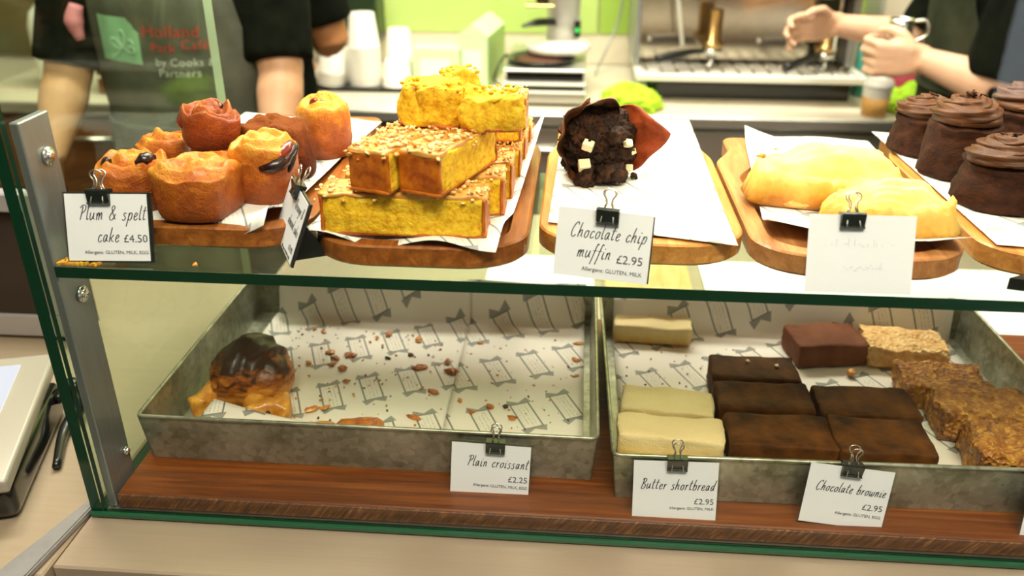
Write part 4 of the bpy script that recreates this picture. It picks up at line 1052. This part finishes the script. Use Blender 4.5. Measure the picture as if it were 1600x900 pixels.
crumb(.3360, .8900, PF-.0004, .0062, 'flake_golden', 'orange crumb on the paper in front of the reddish brownie', name='crumb', seed=4, flat=.6)
def flapjack(*a, **k): return bar('flapjack', 'flapjack', 'oat flapjacks', *a, r=.004, amp=.005, s1=50, fine=.0024, **k)
flapjack(.4080, .9380, (.094, .062, .027), 'flapjack_pale', 'pale crumbly flapjack at the back, beside the reddish brownie', 41, -.13)
flapjack(.4220, .8530, (.092, .058, .030), 'flapjack', 'second flapjack from the back, pinkish brown and flat', 43, -.04)
flapjack(.4430, .7930, (.100, .064, .034), 'flapjack', 'third flapjack from the back, dark seeds on top', 45, -.05)
flapjack(.4470, .7210, (.090, .066, .036), 'flapjack', 'front flapjack in the right corner of the tray, coarse and golden', 47, -.10)

# ------------------------------------------------------------------ things on the counter at the left
t = E('card_till', 'till with a bright tilted screen on a black base, on the left counter', 'till', (-.632, .662, .0), .30)
tl = Matrix.Rotation(.10, 3, 'X')
O('frame', box(bmesh.new(), (0, 0, .056), (.18, .205, .016), .004, tl, 2), 'till_frame', t)
O('screen', box(bmesh.new(), Vector((-.010, .002, .056))+tl @ Vector((0, .002, .0088)), (.138, .160, .0012), 0, tl), 'screen', t, smooth=False)
O('base', box(bmesh.new(), (.002, .002, .0215), (.172, .190, .041), .010, None, 3), 'black_gloss', t)
O('cable', T(cr([(.088, .070, .030), (.102, .090, .036), (.108, .075, .016), (.098, .040, .006), (.104, -.02, .0045)], 6), [.006, .010, .009, .006, .0045], 8), 'black_plastic', t)
t = E('framed_panel', 'dark glass front in a lilac grey metal frame standing on the left counter', 'cabinet', (-.66, .935, 0), 0)
O('dark_glass', box2((-.62, .004, .0365), (-.0205, .010, .1795)), 'dark_glass_panel', t, smooth=False)
for lo, hi in (((-.70, 0, .004), (.030, .022, .036)), ((-.020, 0, .0365), (.030, .022, .205)), ((-.70, 0, .180), (-.0205, .022, .205))): O('frame_bar', box2(lo, hi, .002), 'lilac_frame', t, smooth=False)
for x in (-.60, -.03): O('foot', box2((x, .0, 0), (x+.03, .020, .0038)), 'black_plastic', t, smooth=False)
O('body', box2((-.69, .0225, .008), (.018, .045, .200)), 'dark_glass_panel', t, smooth=False)

# ------------------------------------------------------------------ people
def loft_rings(bm, rings, n=28):
    """rings: (cx, cy, cz, rx, ry)"""
    R = []
    for cx, cy, cz, rx, ry in rings: R.append([bm.verts.new((cx+rx*math.cos(2*PI*k/n), cy+ry*math.sin(2*PI*k/n), cz)) for k in range(n)])
    for a, b in zip(R, R[1:]):
        for k in range(n): bm.faces.new((a[k], a[(k+1) % n], b[(k+1) % n], b[k]))
    bm.faces.new(R[0][::-1]); bm.faces.new(R[-1])
def interp(tab, z):
    for a, b in zip(tab, tab[1:]):
        if a[0] <= z <= b[0]:
            t = (z-a[0])/(b[0]-a[0]); return tuple(p+(q-p)*t for p, q in zip(a[1:], b[1:]))
    return tab[-1][1:] if z > tab[-1][0] else tab[0][1:]
TORSO = [(.80, .150, .115, 0), (.88, .168, .125, 0), (.98, .150, .112, -.005), (1.06, .140, .108, -.008), (1.16, .150, .115, -.010), (1.26, .160, .122, -.008), (1.35, .165, .105, 0), (1.41, .120, .080, .006), (1.45, .062, .062, .008)]
def add_hand(bm, wrist, d, palm, side, curl, s=1.0):
    """wrist point, direction of the fingers, palm normal, side = +1/-1 for the thumb, curl 0..1"""
    d = d.normalized(); palm = (palm-d*palm.dot(d)).normalized(); ac = d.cross(palm)*side
    for k in (-.024, -.008, .008, .024):
        tube(bm, [wrist-d*.010+ac*k*.6*s, wrist+d*.045*s+ac*k*s, wrist+d*.088*s+ac*k*s*1.05], [.0150*s, .0160*s, .0120*s], 10)
    for i, (k, L) in enumerate(((-.0315, .066), (-.0105, .080), (.0105, .086), (.0315, .076))):
        p = wrist+d*.086*s+ac*k*s; dirn = d+ac*k*2; dirn.normalize(); pts = [p-d*.012]; ang = 0
        c = curl*(1+.12*math.sin(i*2)); q = p
        pts.append(q)
        for frac, turn in ((.45, .75), (.32, 1.0), (.23, .7)):
            ang += turn*c*1.35; dd = dirn*math.cos(ang)+palm*math.sin(ang); q = q+dd*L*frac*s; pts.append(q)
        tube(bm, pts, [.0098*s, .0096*s, .0088*s, .0080*s, .0066*s], 8)
    b = wrist+d*.022*s+ac*.026*s
    dd = (d*.6+ac*.75+palm*.35).normalized(); d2 = (d*.85+ac*.2+palm*.55).normalized(); d3 = (d*.9-ac*.25+palm*.6*curl).normalized()
    tube(bm, [b-dd*.012*s, b+dd*.030*s, b+dd*.030*s+d2*.032*s, b+dd*.030*s+d2*.032*s+d3*.024*s], [.0150*s, .0125*s, .0105*s, .0080*s], 9)
def remesh(name, bm, mat, parent, vox, label=None, smooth=6):
    me = bpy.data.meshes.new(name); bmesh.ops.recalc_face_normals(bm, faces=bm.faces); bm.to_mesh(me); bm.free()
    o = bpy.data.objects.new(name, me); COL.objects.link(o)
    r = o.modifiers.new('one_surface', 'REMESH'); r.mode = 'VOXEL'; r.voxel_size = vox; r.use_smooth_shade = True
    s = o.modifiers.new('soften', 'SMOOTH'); s.iterations = smooth; s.factor = .5
    dg = bpy.context.evaluated_depsgraph_get(); dg.update(); m2 = bpy.data.meshes.new_from_object(o.evaluated_get(dg))
    bpy.data.objects.remove(o); bpy.data.meshes.remove(me)
    return O(name, m2, mat, parent, label=label)
def person(loc, rz, label, arms, skin_mat, apron_mat='apron_grey', vox=.0045, hs=1.0, apron=True, legs=True):
    """arms: per side dict(elbow, wrist, d, palm, curl); local frame faces -y, feet at z = 0"""
    t = E('person', label, 'person', loc, rz)
    bm = bmesh.new(); loft_rings(bm, [(0, cy, z, rx, ry) for z, rx, ry, cy in TORSO])
    tube(bm, [(0, .008, 1.40), (0, .004, 1.47), (0, -.008, 1.53)], [.062, .054, .052], 18)
    hb = bmesh.new(); bmesh.ops.create_icosphere(hb, subdivisions=4, radius=1)
    for v in hb.verts:
        c = v.co; x, y, z = c.x*.076, c.y*.096, c.z*.118
        if c.z < 0: x *= 1-.22*(-c.z); y *= 1-.10*(-c.z)
        v.co = Vector((x, y-.012, z+1.595))
    join(bm, hb)
    tube(bm, [(0, -.103, 1.612), (0, -.118, 1.588), (0, -.122, 1.572), (0, -.100, 1.562)], [.008, .011, .014, .008], 10)
    for s in (1, -1):
        tube(bm, [(s*.076, -.004, 1.618), (s*.084, .004, 1.60), (s*.078, 0, 1.572)], [.008, .013, .007], 8)
        tube(bm, [(s*.016, -.104, 1.618), (s*.046, -.095, 1.620)], [.007, .006], 8)
        if legs: tube(bm, [(s*.085, 0, .90), (s*.092, -.004, .66), (s*.095, 0, .48), (s*.096, .012, .30), (s*.096, .01, .09)], [.092, .076, .057, .055, .042], 16)
        if legs: tube(bm, [(s*.097, .035, .045), (s*.100, -.06, .040), (s*.104, -.15, .030)], [.040, .042, .028], 12, flat=(1, .8))
    tube(bm, [(-.022, -.104, 1.540), (0, -.110, 1.537), (.022, -.104, 1.540)], [.004, .007, .004], 8)
    for s, a in zip((-1, 1), arms):
        sh = Vector((s*.165, 0, 1.355)); e, w = Vector(a['elbow']), Vector(a['wrist'])
        tube(bm, [sh+Vector((-s*.05, 0, .01)), sh, (sh+e)/2, e], [.058, .056, .048, .041], 16)
        tube(bm, [e, e+(w-e)*.22, e+(w-e)*.62, w], [.040, .0425, .033, .0255], 16)
        add_hand(bm, w, Vector(a['d']), Vector(a['palm']), a.get('thumb', -s), a['curl'], hs)
    O_ = remesh('body', bm, skin_mat, t, vox)
    # clothes: a loose short-sleeved shirt and trousers over the body
    bm = bmesh.new()
    loft_rings(bm, [(0, cy, z, rx+.016, ry+.014) for z, rx, ry, cy in TORSO if z < 1.44]+[(0, .008, 1.452, .075, .072)])
    for s, a in zip((-1, 1), arms):
        sh = Vector((s*.165, 0, 1.355)); e, w = Vector(a['elbow']), Vector(a['wrist']); end = e+(sh-e)*a.get('sleeve', .08)
        tube(bm, [sh+Vector((-s*.06, 0, 0)), sh+Vector((s*.004, 0, -.005)), sh+(end-sh)*.55, end], [.070, .072, .066, .062], 22)
    shirt = remesh('shirt', bm, 'shirt_black', t, .008, smooth=3)
    if legs:
        bm = bmesh.new(); loft_rings(bm, [(0, 0, .79, .165, .130), (0, 0, .88, .178, .136), (0, -.003, .96, .166, .126)])
        for s in (1, -1): tube(bm, [(s*.085, 0, .88), (s*.092, -.004, .66), (s*.096, 0, .45), (s*.097, .010, .09)], [.100, .090, .074, .066], 18)
        remesh('trousers', bm, 'trouser', t, .011, smooth=2)
        for s in (1, -1): O('shoe', T([(s*.097, .055, .043), (s*.100, -.06, .043), (s*.104, -.17, .036)], [.043, .046, .035], 14, flat=(1, .85)), 'black_plastic', t)
    hb = bmesh.new(); bmesh.ops.create_icosphere(hb, subdivisions=4, radius=1)
    for v in hb.verts: c = v.co; v.co = Vector((c.x*.084, c.y*.104-.004+(0 if c.y > -.2 else .03), c.z*.124+1.605))
    bmesh.ops.delete(hb, geom=[v for v in hb.verts if v.co.z < 1.575 or (v.co.y < -.062 and v.co.z < 1.665)], context='VERTS'); solid(O('hair', hb, 'hair', t), .006)
    for s in (1, -1):
        b = bmesh.new(); bmesh.ops.create_icosphere(b, subdivisions=2, radius=.0115); O('eye', b, 'print_white', t, (s*.031, -.094, 1.603))
        b = bmesh.new(); bmesh.ops.create_icosphere(b, subdivisions=2, radius=.0055); O('pupil', b, 'hair', t, (s*.031, -.1035, 1.603))
    if apron:
        G = []; bm = bmesh.new(); nu, nv = 40, 44
        for j in range(nv+1):
            v = j/nv; z = .62+.72*v; half = 1.38 if z < 1.05 else 1.38-.52*min(1, (z-1.05)/.16)-.25*max(0, (z-1.21)/.13); row = []
            rx, ry, cy = interp([(a, b, c, d) for a, b, c, d in TORSO], max(z, .82))
            for i in range(nu+1):
                a = -PI/2+(i/nu*2-1)*half; fold = .004*math.sin(i*.9+z*16)*(1.0 if z < 1.04 else .35)
                flare = max(0, .9-z)*.10
                row.append(bm.verts.new(((rx+.024+fold+flare)*math.cos(a), cy+(ry+.023+fold+flare)*math.sin(a), z)))
            G.append(row)
        for j in range(nv):
            for i in range(nu): bm.faces.new((G[j][i], G[j][i+1], G[j+1][i+1], G[j+1][i]))
        tree = BVHTree.FromBMesh(bm); ap = solid(O('apron', bm, apron_mat, t), .0016)
        for s in (1, -1): O('apron_strap', T(cr([(s*.062, -.128, 1.335), (s*.066, -.095, 1.40), (s*.058, -.01, 1.458), (s*.035, .065, 1.445)], 5), .011, 8, flat=(1, .25)), apron_mat, ap)
        O('apron_tie', T([((.168)*math.cos(a), -.008+.136*math.sin(a), 1.035) for a in [PI*2*k/40 for k in range(40)]], .0065, 8, closed=True, flat=(1, .8)), apron_mat, ap)
        return t, tree, ap
    return t, None, None
def onto(tree, me_or_bm, cx, cz, ang=0, off=.0030):
    """lay flat lettering (x right, y up) on the front of the apron"""
    me = me_or_bm
    if isinstance(me, bmesh.types.BMesh):
        m = bpy.data.meshes.new('print'); me.to_mesh(m); me.free(); me = m
    for v in me.vertices:
        x, y, z = v.co; X = cx+x*math.cos(ang)-y*math.sin(ang); Z = cz+x*math.sin(ang)+y*math.cos(ang)
        h = tree.ray_cast(Vector((X, -1, Z)), Vector((0, 1, 0)))
        v.co = Vector((X, (h[0].y if h[0] else -.13)-off-z, Z))
    return me
p1, tree, ap = person((-.735, 1.605, -.9), .05, 'person in black T-shirt and grey printed apron leaning on the counter behind the buns',
    [dict(elbow=(-.205, -.090, 1.115), wrist=(-.228, -.165, .990), d=(-.02, -.30, -1), palm=(.9, .25, -.1), curl=.85, sleeve=.10), dict(elbow=(.190, -.085, 1.125), wrist=(.185, -.165, .990), d=(.02, -.30, -1), palm=(-.9, .25, -.1), curl=.8, sleeve=.10)], 'skin_warm')
# the print on the apron: a green tile with a sprig, and the shop's words
bm = bmesh.new(); q = []
OUT = [(-.040, -.034), (.040, -.036), (.041, .010), (.022, .040), (-.040, .042)]
nx = 28
vs = [[bm.verts.new((-.040+.081*i/nx, -.036+.078*j/nx, 0)) for i in range(nx+1)] for j in range(nx+1)]
for j in range(nx):
    for i in range(nx):
        if i+j*.8 < 42.5: bm.faces.new((vs[j][i], vs[j][i+1], vs[j+1][i+1], vs[j+1][i]))
PX, PZ_ = -.072, 1.193
O('printed_tile', onto(tree, bm, PX, PZ_, -.06, .0022), 'print_green', ap, smooth=False, label='pale green printed tile')
bm = bmesh.new()
for (x0, y0, a, L) in ((.002, -.012, 2.4, .022), (.006, -.006, 1.55, .026), (.008, -.012, .65, .024), (.012, -.012, -.02, .018)):
    pts = []
    for i in range(17):
        s = 2*PI*i/16; u, w = L*(.5-.5*math.cos(s)), .0055*math.sin(s)*(1.1-.2*math.cos(s)); pts.append((x0+u*math.cos(a)-w*math.sin(a), y0+u*math.sin(a)+w*math.cos(a), 0))
    tube(bm, pts, .0011, 4)
tube(bm, cr([(-.018, -.030, 0), (-.004, -.020, 0), (.010, -.004, 0)], 5), .0011, 4)
O('printed_sprig', onto(tree, bm, PX, PZ_, -.06, .0036), 'print_leaf', ap, smooth=False)
for txt, x, z, size, m in (('Holland', -.024, 1.203, .0285, 'print_red'), ('Park', -.014, 1.177, .0225, 'print_red'), ('Café', .038, 1.181, .0235, 'print_red'), ('by Cooks &', -.010, 1.153, .0195, 'print_white'), ('Partners', -.008, 1.134, .0195, 'print_white')):
    O('printed_lettering', onto(tree, font_mesh(txt, size, 'LEFT', .08, 1.08), x, z, -.02, .0034), m, ap, smooth=False)
O('cuff', T(cr([(-.148, -.112, 1.250), (-.156, -.116, 1.222), (-.150, -.118, 1.190)], 4), [.012, .017, .008], 8), 'pink_cloth', p1, label='pink cloth tucked at the apron edge')

p2, _, _ = person((.905, 1.960, -.9), -PI/2-.12, 'person in dark apron at the coffee machine, forearm reaching left with a milk jug',
    [dict(elbow=(-.20, -.12, 1.10), wrist=(-.20, -.31, 1.125), d=(.1, -1, -.1), palm=(.9, .2, -.3), curl=.6, sleeve=.1), dict(elbow=(.185, -.055, 1.075), wrist=(.135, -.185, 1.112), d=(-.15, -1, -.05), palm=(-.9, .1, .1), curl=.85, sleeve=.05)], 'skin_fair', 'apron_dark')
t = E('milk_jug', 'small steel milk jug held in the hand of the person at the coffee machine', 'jug', (.672, 1.905, .228), 0)
O('body', lathe([(0, 0), (.026, 0), (.029, .004), (.029, .018), (.024, .045), (.025, .056), (.0235, .056), (.022, .045), (.027, .018), (.025, .004), (0, .003)], 28), 'wire', t)
O('handle', T(cr([(.026, -.004, .052), (.050, -.008, .052), (.054, -.009, .026), (.030, -.005, .010)], 6), .0034, 8), 'wire', t)
p3, _, _ = person((-.780, 1.985, -.9), PI-.25, 'person in dark clothes mostly hidden, brown hand reaching to the white cups',
    [dict(elbow=(-.215, -.03, 1.10), wrist=(-.150, -.075, 1.150), d=(.05, -.9, -.25), palm=(.5, -.2, -.9), curl=.55, sleeve=.2), dict(elbow=(.19, -.05, 1.08), wrist=(.10, -.22, 1.02), d=(-.2, -.9, -.2), palm=(-.6, 0, -.8), curl=.5, sleeve=.1)], 'skin_brown', apron=False, vox=.006)

# ------------------------------------------------------------------ on the back counter
def cup_stack(x, y, n, r=.043, h=.105, step=.011, label='', lean=(0, 0), z=.0, up=True):
    t = E('paper_cup_stack', label, 'cups', (x, y, z), 0, 'stacks of white paper cups on the back counter', (lean[0], lean[1], 0))
    for i in range(n):
        b = i*step
        pr = [(0, b+h), (r*.74, b+h), (r*.74+.001, b+h-.001), (r*.985, b+.004), (r, b+.003), (r+.0018, b+.0005), (r+.0005, b), (r-.001, b+.002), (r*.72, b+h-.004), (0, b+h-.004)]
        O('paper_cup', lathe(pr, 28), 'paper_cup', t)
    return t
O_t = tag(O('cup_tray', box2((-.765, 2.352, .0), (-.452, 2.470, .010), .003), 'black_gloss', smooth=False), 'low black tray under the stacked white cups', 'tray')
cup_stack(-.606, 2.415, 9, .045, .095, .0125, 'tallest stack of upturned white paper cups, in the middle of the black tray', z=.0105)
cup_stack(-.512, 2.400, 1, .042, .072, .01, 'short white paper cup on the black tray at the right front', z=.0105)
cup_stack(-.520, 2.455+.035, 5, .040, .090, .013, 'medium stack of white paper cups behind the short cup', z=.0105)
cup_stack(-.705, 2.400, 4, .040, .085, .011, 'tilted stack of white paper cups under the brown hand', (0, .14), z=.0118)
cup_stack(-.655, 2.460, 2, .034, .080, .011, 'small white paper cups between the tilted stack and the tallest stack', z=.0105)
def carton(x, y, s, rz, label, m, lid=False):
    t = E('tea_carton', label, 'carton', (x, y, 0), rz, 'pale green cartons on the back counter'); a, b, h = s
    O('body', box2((-a/2, -b/2, 0), (a/2, b/2, h), .002), m, t, smooth=False)
    O('side_panel', box2((a/2+.0004, -b/2+.003, .003), (a/2+.0012, b/2-.003, h-.003)), 'box_green', t, smooth=False)
    O('front_label', box2((-a*.34, -b/2-.0012, h*.30), (a*.30, -b/2-.0004, h*.74)), 'box_label', t, smooth=False)
    if lid:
        bm = prism([(-a/2, 0), (a/2, 0), (.004, .030), (-.004, .030)], -b/2, b/2)
        for v in bm.verts: x_, y_, z_ = v.co; v.co = Vector((x_, z_, y_+h+.0004))
        O('folded_lid', bm, m, t, smooth=False); O('thumb_hole', lathe([(0, .0008), (.007, .0008), (.007, 0), (0, 0)], 16), 'box_green', t, (-.012, -b/2+.03, h+.012), (PI/2, 0, 0))
    return t
carton(-.398, 2.440, (.132, .09, .115), 0, 'pale green tea carton standing next to the white cups', 'box_pale')
carton(-.288, 2.560, (.090, .26, .142), -.10, 'larger green carton with a folded lid behind the pale carton', 'box_pale', True)
# coffee grinder on its knock-out drawer
t = E('knock_box_drawer', 'low steel drawer unit for coffee grounds under the grinder', 'drawer unit', (-.090, 2.235, 0))
O('shadow_strip', box2((-.105, .006, 0), (.107, .36, .006)), 'black_plastic', t, smooth=False)  # black strip painting the shadow under the drawer
O('drawer', box2((-.108, 0, .0064), (.110, .36, .034), .003), 'back_steel', t, smooth=False)
O('drawer_lip', box2((-.108, -.010, .0345), (.110, .36, .040), .002), 'machine_white', t, smooth=False)
O('mesh_band', box2((-.104, .004, .0404), (.106, .36, .054)), 'dark_mesh', t, smooth=False)
O('shelf_lip', box2((-.108, -.006, .0544), (.110, .36, .0600), .002), 'machine_white', t, smooth=False)
O('tray_well', box2((-.100, .030, .0604), (.104, .36, .088)), 'black_gloss', t, smooth=False)
O('top_plate', box2((-.106, .000, .0884), (.110, .36, .0950), .002), 'back_steel', t, smooth=False)
t = E('coffee_grinder', 'silver coffee grinder with black dosing fork and green light', 'grinder', (-.068, 2.400, .0954))
O('grounds_tray', lathe([(0, 0), (.085, 0), (.095, .012), (.090, .014), (.080, .006), (0, .006)], 30), 'black_gloss', t, (-.035, -.06, 0))
O('coffee_grounds', lathe([(0, .012), (.050, .011), (.074, .0065), (0, .0062)], 24, disp=lambda p: p+Vector((0, 0, .003*nz(p, 60, 2)))), 'coffee_grounds', t, (-.035, -.06, 0))
O('foot_ring', lathe([(0, 0), (.060, 0), (.085, .004), (.090, .012), (.086, .026), (.060, .034), (0, .034)], 36), 'machine_white', t, (.010, .0, .0145))
O('body', lathe([(0, 0), (.046, 0), (.044, .05), (.046, .10), (.058, .13), (.058, .20), (.030, .22), (0, .22)], 32), 'silver_plastic', t, (.022, .02, .0488))
f = O('dosing_fork', T(cr([(.0, -.03, .100), (-.045, -.06, .102), (-.085, -.075, .094)], 6), [.012, .012, .004], 10, flat=(1, .6)), 'black_plastic', t)
O('spout', T(cr([(-.01, -.02, .19), (-.030, -.045, .175), (-.034, -.050, .150)], 5), [.026, .022, .016], 14), 'black_plastic', t)
O('spout_plate', box2((-.078, -.085, .144), (.0, -.03, .150), .002), 'brass', t, smooth=False)
O('switch_plate', box2((.052, -.030, .060), (.070, -.020, .105), .002), 'black_plastic', t, smooth=False)
O('switch_light', lathe([(0, .003), (.0045, .003), (.006, 0), (0, 0)], 14), 'green_led', t, (.061, -.0305, .078), (PI/2, 0, 0))
O('hopper', lathe([(0, 0), (.04, 0), (.07, .10), (.072, .16), (0, .165)], 28), 'plastic_sleeve', t, (.022, .02, .272))
tag(O('power_cable', T(cr([(-.214, 2.42, .004), (-.236, 2.40, .03), (-.220, 2.42, .075), (-.206, 2.47, .088)], 7), .0035, 8), 'black_plastic'), 'black cable looping beside the grinder drawer', 'cable')
tag(O('power_cable', T(cr([(.125, 2.745, .75), (.127, 2.745, .32), (.122, 2.735, .17), (.090, 2.70, .08), (.050, 2.61, .006)], 8), .0032, 8), 'trim_metal'), 'thin grey cable hanging down the green wall right of the grinder', 'cable')
def cloth(x, y, s, seed, label, mat='cloth_lime'):
    b = bmesh.new(); bmesh.ops.create_icosphere(b, subdivisions=5, radius=1)
    for v in b.verts:
        c = v.co.copy(); k = 1+.30*nz(c, 1.6, seed)+.22*abs(nz(c, 3.2, seed+2))+.10*nz(c, 7, seed+4); v.co = Vector((c.x*s[0]*k, c.y*s[1]*k, max(0, c.z)*s[2]*k+.002*(c.z > 0)))
    lo = min(v.co.z for v in b.verts)
    for v in b.verts: v.co.z -= lo
    return tag(O('cleaning_cloth', b, mat, None, (x, y, 0)), label, 'cloth')
cloth(.132, 2.222, (.078, .060, .055), 3, 'crumpled lime green cloth at the counter edge left of the coffee machine')
cloth(.865, 2.280, (.085, .06, .055), 8, 'lime green cloth behind the paper coffee cup at the right')
# the espresso machine
t = E('coffee_machine', 'chrome espresso machine with two handles over a white drip tray', 'coffee machine', (.165, 2.285, 0))
Wd = .585
O('base', box2((.020, .07, .0), (Wd-.02, .50, .046)), 'black_gloss', t, smooth=False)
O('base_band', box2((.015, .055, .0464), (Wd-.015, .50, .0600)), 'dark_mesh', t, smooth=False)
O('drip_tray', box2((-.012, .0, .0604), (Wd+.004, .30, .0680), .003), 'machine_white', t, smooth=False)
for lo, hi in (((-.012, 0, .0684), (Wd+.004, .016, .0780)), ((-.012, .0164, .0684), (.006, .30, .0780)), ((Wd-.014, .0164, .0684), (Wd+.004, .30, .0780))): O('tray_rim', box2(lo, hi, .003), 'machine_white', t, smooth=False)
for i in range(14): O('grille_bar', T([(.02+i*(Wd-.05)/13, .02, .0712), (.02+i*(Wd-.05)/13, .28, .0712)], .0032, 6), 'wire', t)
O('back_panel', box2((.0, .20, .0784), (Wd-.03, .50, .42), .004), 'chrome_panel', t, smooth=False)
O('side_cheek', box2((-.014, .10, .0784), (-.0004, .50, .42), .003), 'trim_metal', t, smooth=False)
O('side_cheek', box2((Wd-.0296, .12, .0784), (Wd-.010, .50, .42), .003), 'trim_metal', t, smooth=False)
O('front_head', box2((-.014, .05, .290), (Wd-.010, .198, .42), .006), 'chrome_panel', t, smooth=False)
O('red_badge_panel', box2((Wd-.115, .185, .165), (Wd-.045, .1990, .205), .002), 'machine_red', t, smooth=False)
O('gauge_panel', box2((Wd-.112, .188, .085), (Wd-.045, .1990, .160), .002), 'black_gloss', t, smooth=False)
O('gauge_panel', box2((Wd-.108, .175, .208), (Wd-.040, .1990, .270), .002), 'dark_cabinet', t, smooth=False)
O('gauge_knob', lathe([(0, .012), (.008, .012), (.010, 0), (0, 0)], 16), 'machine_white', t, (Wd-.078, .187, .140), (PI/2, 0, 0))
for x in (.030, .335): O('panel_screw', lathe([(0, .005), (.006, .004), (.009, 0), (0, 0)], 14), 'wire', t, (x, .1995, .135), (PI/2, 0, 0))
def group_head(x, ang, zz, low):
    g = O('group_head', lathe([(0, 0), (.026, 0), (.032, .006), (.032, .016), (.022, .020), (.022, .10), (0, .10)], 28), 'brass', t, (x, .120, zz))
    O('portafilter_basket', lathe([(0, -.028), (.012, -.028), (.015, -.018), (.027, -.014), (.028, -.001), (0, -.001)], 24), 'wire', g)
    d = Vector((math.cos(ang), math.sin(ang), 0)); p = Vector((0, 0, -.008))
    O('handle', T(cr([p+d*.026, p+d*.060, p+d*.110+Vector((0, 0, low*.5)), p+d*.168+Vector((0, 0, low))], 5), [.0065, .0085, .0125, .0115], 12), 'black_plastic', g)
    O('spout', T(cr([(0, -.004, -.028), (0, -.012, -.040), (-.010, -.016, -.048)], 4), .006, 8), 'wire', g)
group_head(.195, PI+.42, .128, -.012); group_head(.500, PI+.72, .122, -.016)
O('steam_wand', T([(.085, .10, .35), (.090, .090, .26), (.110, .075, .138)], .0055, 10), 'machine_white', t)
O('steam_wand', T([(.520, .10, .35), (.512, .088, .26), (.508, .080, .130)], .0045, 10), 'wire', t)
O('cup_rail', T([(.10, .10, .285), (.10, .06, .270), (.48, .06, .270), (.48, .10, .285)], .005, 8), 'wire', t)
# beside the machine
t = E('takeaway_cup', 'takeaway coffee cup with a white lid and brown sleeve beside the machine', 'cup', (.752, 2.205, 0))
O('cup', lathe([(0, 0), (.0265, 0), (.028, .003), (.036, .076), (.0365, .080), (.034, .080), (0, .078)], 32), 'paper_cup', t)
O('sleeve', lathe([(.0292, .004), (.0300, .004), (.0347, .050), (.0339, .050)], 32), 'cup_sleeve', t)
O('lid', lathe([(.0372, .0760), (.0385, .078), (.0385, .083), (.036, .086), (.033, .094), (.030, .0945), (.029, .089), (0, .088)], 32), 'lid_white', t)
t = E('tea_tin', 'tall teal green tin standing beside the coffee machine', 'tin', (.805, 2.440, 0))
O('body', lathe([(0, 0), (.044, 0), (.046, .003), (.046, .14), (0, .14)], 32), 'teal', t); O('lid', lathe([(0, .163), (.043, .162), (.0475, .158), (.0475, .1405), (0, .1405)], 32), 'silver_plastic', t)
t = E('red_tub', 'raspberry red tub half hidden behind the forearm at the right', 'tub', (.890, 2.420, 0))
O('body', lathe([(0, 0), (.040, 0), (.046, .10), (.044, .10), (.038, .004), (0, .004)], 28), 'raspberry', t); O('rim', T([(.046*math.cos(2*PI*k/28), .046*math.sin(2*PI*k/28), .100) for k in range(28)], .0025, 8, closed=True), 'raspberry', t)
t = E('yellow_packet', 'pale yellow packet standing behind the green cloth at the right', 'packet', (.965, 2.40, 0))
O('body', box2((-.05, -.025, 0), (.05, .025, .09), .006), 'pale_yellow', t); O('folded_top', box2((-.05, -.006, .0904), (.05, .006, .115), .003), 'pale_yellow', t)
t = E('upright_fridge', 'pale grey glazed fridge door behind the forearm at the right', 'fridge', (.865, 2.615, 0))
O('body', box2((.0, .02, .0), (.40, .16, .75), .004), 'silver_plastic', t, smooth=False); O('door', box2((.004, .0, .17), (.396, .0196, .74), .003), 'wall_cream', t, smooth=False); O('handle', T([(.075, -.010, .25), (.075, -.010, .62)], .006, 8), 'trim_metal', t)
# hung on the wall at the left
t = E('wall_cabinet', 'dark green glossy cabinet on the wall above the white cups', 'cabinet', (-.745, 2.66, .0))
O('body', box2((-.085, .0, .075), (.125, .115, .62), .004), 'dark_cabinet', t, smooth=False); O('top_shelf', box2((-.10, -.012, .262), (.14, -.0004, .278), .002), 'counter_cream', t, smooth=False)
t = E('milk_bottle', 'white plastic bottle on the back counter at the far left', 'bottle', (-1.48, 2.36, 0))
O('body', lathe([(0, 0), (.055, 0), (.060, .006), (.060, .17), (.050, .205), (.022, .235), (.022, .255), (0, .255)], 28), 'machine_white', t); O('cap', lathe([(0, .278), (.022, .277), (.024, .274), (.024, .2555), (0, .2555)], 20), 'pale_yellow', t)
t = E('brown_crate', 'brown wooden crate on the back counter behind the leaning forearm', 'crate', (-1.10, 2.35, 0))
for z in (.0, .048, .096):
    for lo, hi in (((-.22, -.09, z+.004), (.22, -.078, z+.042)), ((-.22, .078, z+.004), (.22, .09, z+.042)), ((-.22, -.0776, z+.004), (-.209, .0776, z+.042)), ((.209, -.0776, z+.004), (.22, .0776, z+.042))): O('slat', box2(lo, hi, .001), 'brown_panel', t, smooth=False)
for sx in (1, -1):
    for sy in (1, -1): O('corner_post', box2((sx*.2086 if sx > 0 else -.2086, sy*.0776, .0), (sx*.190, sy*.060, .142)), 'brown_panel', t, smooth=False)
O('base', box2((-.208, -.077, .004), (.208, .077, .010)), 'brown_panel', t, smooth=False)

# ------------------------------------------------------------------ lift everything that stands on the counter level
for o in list(COL.objects):
    if o.parent is None and o.type in {'MESH', 'EMPTY', 'LIGHT'}: o.location.z += BASE
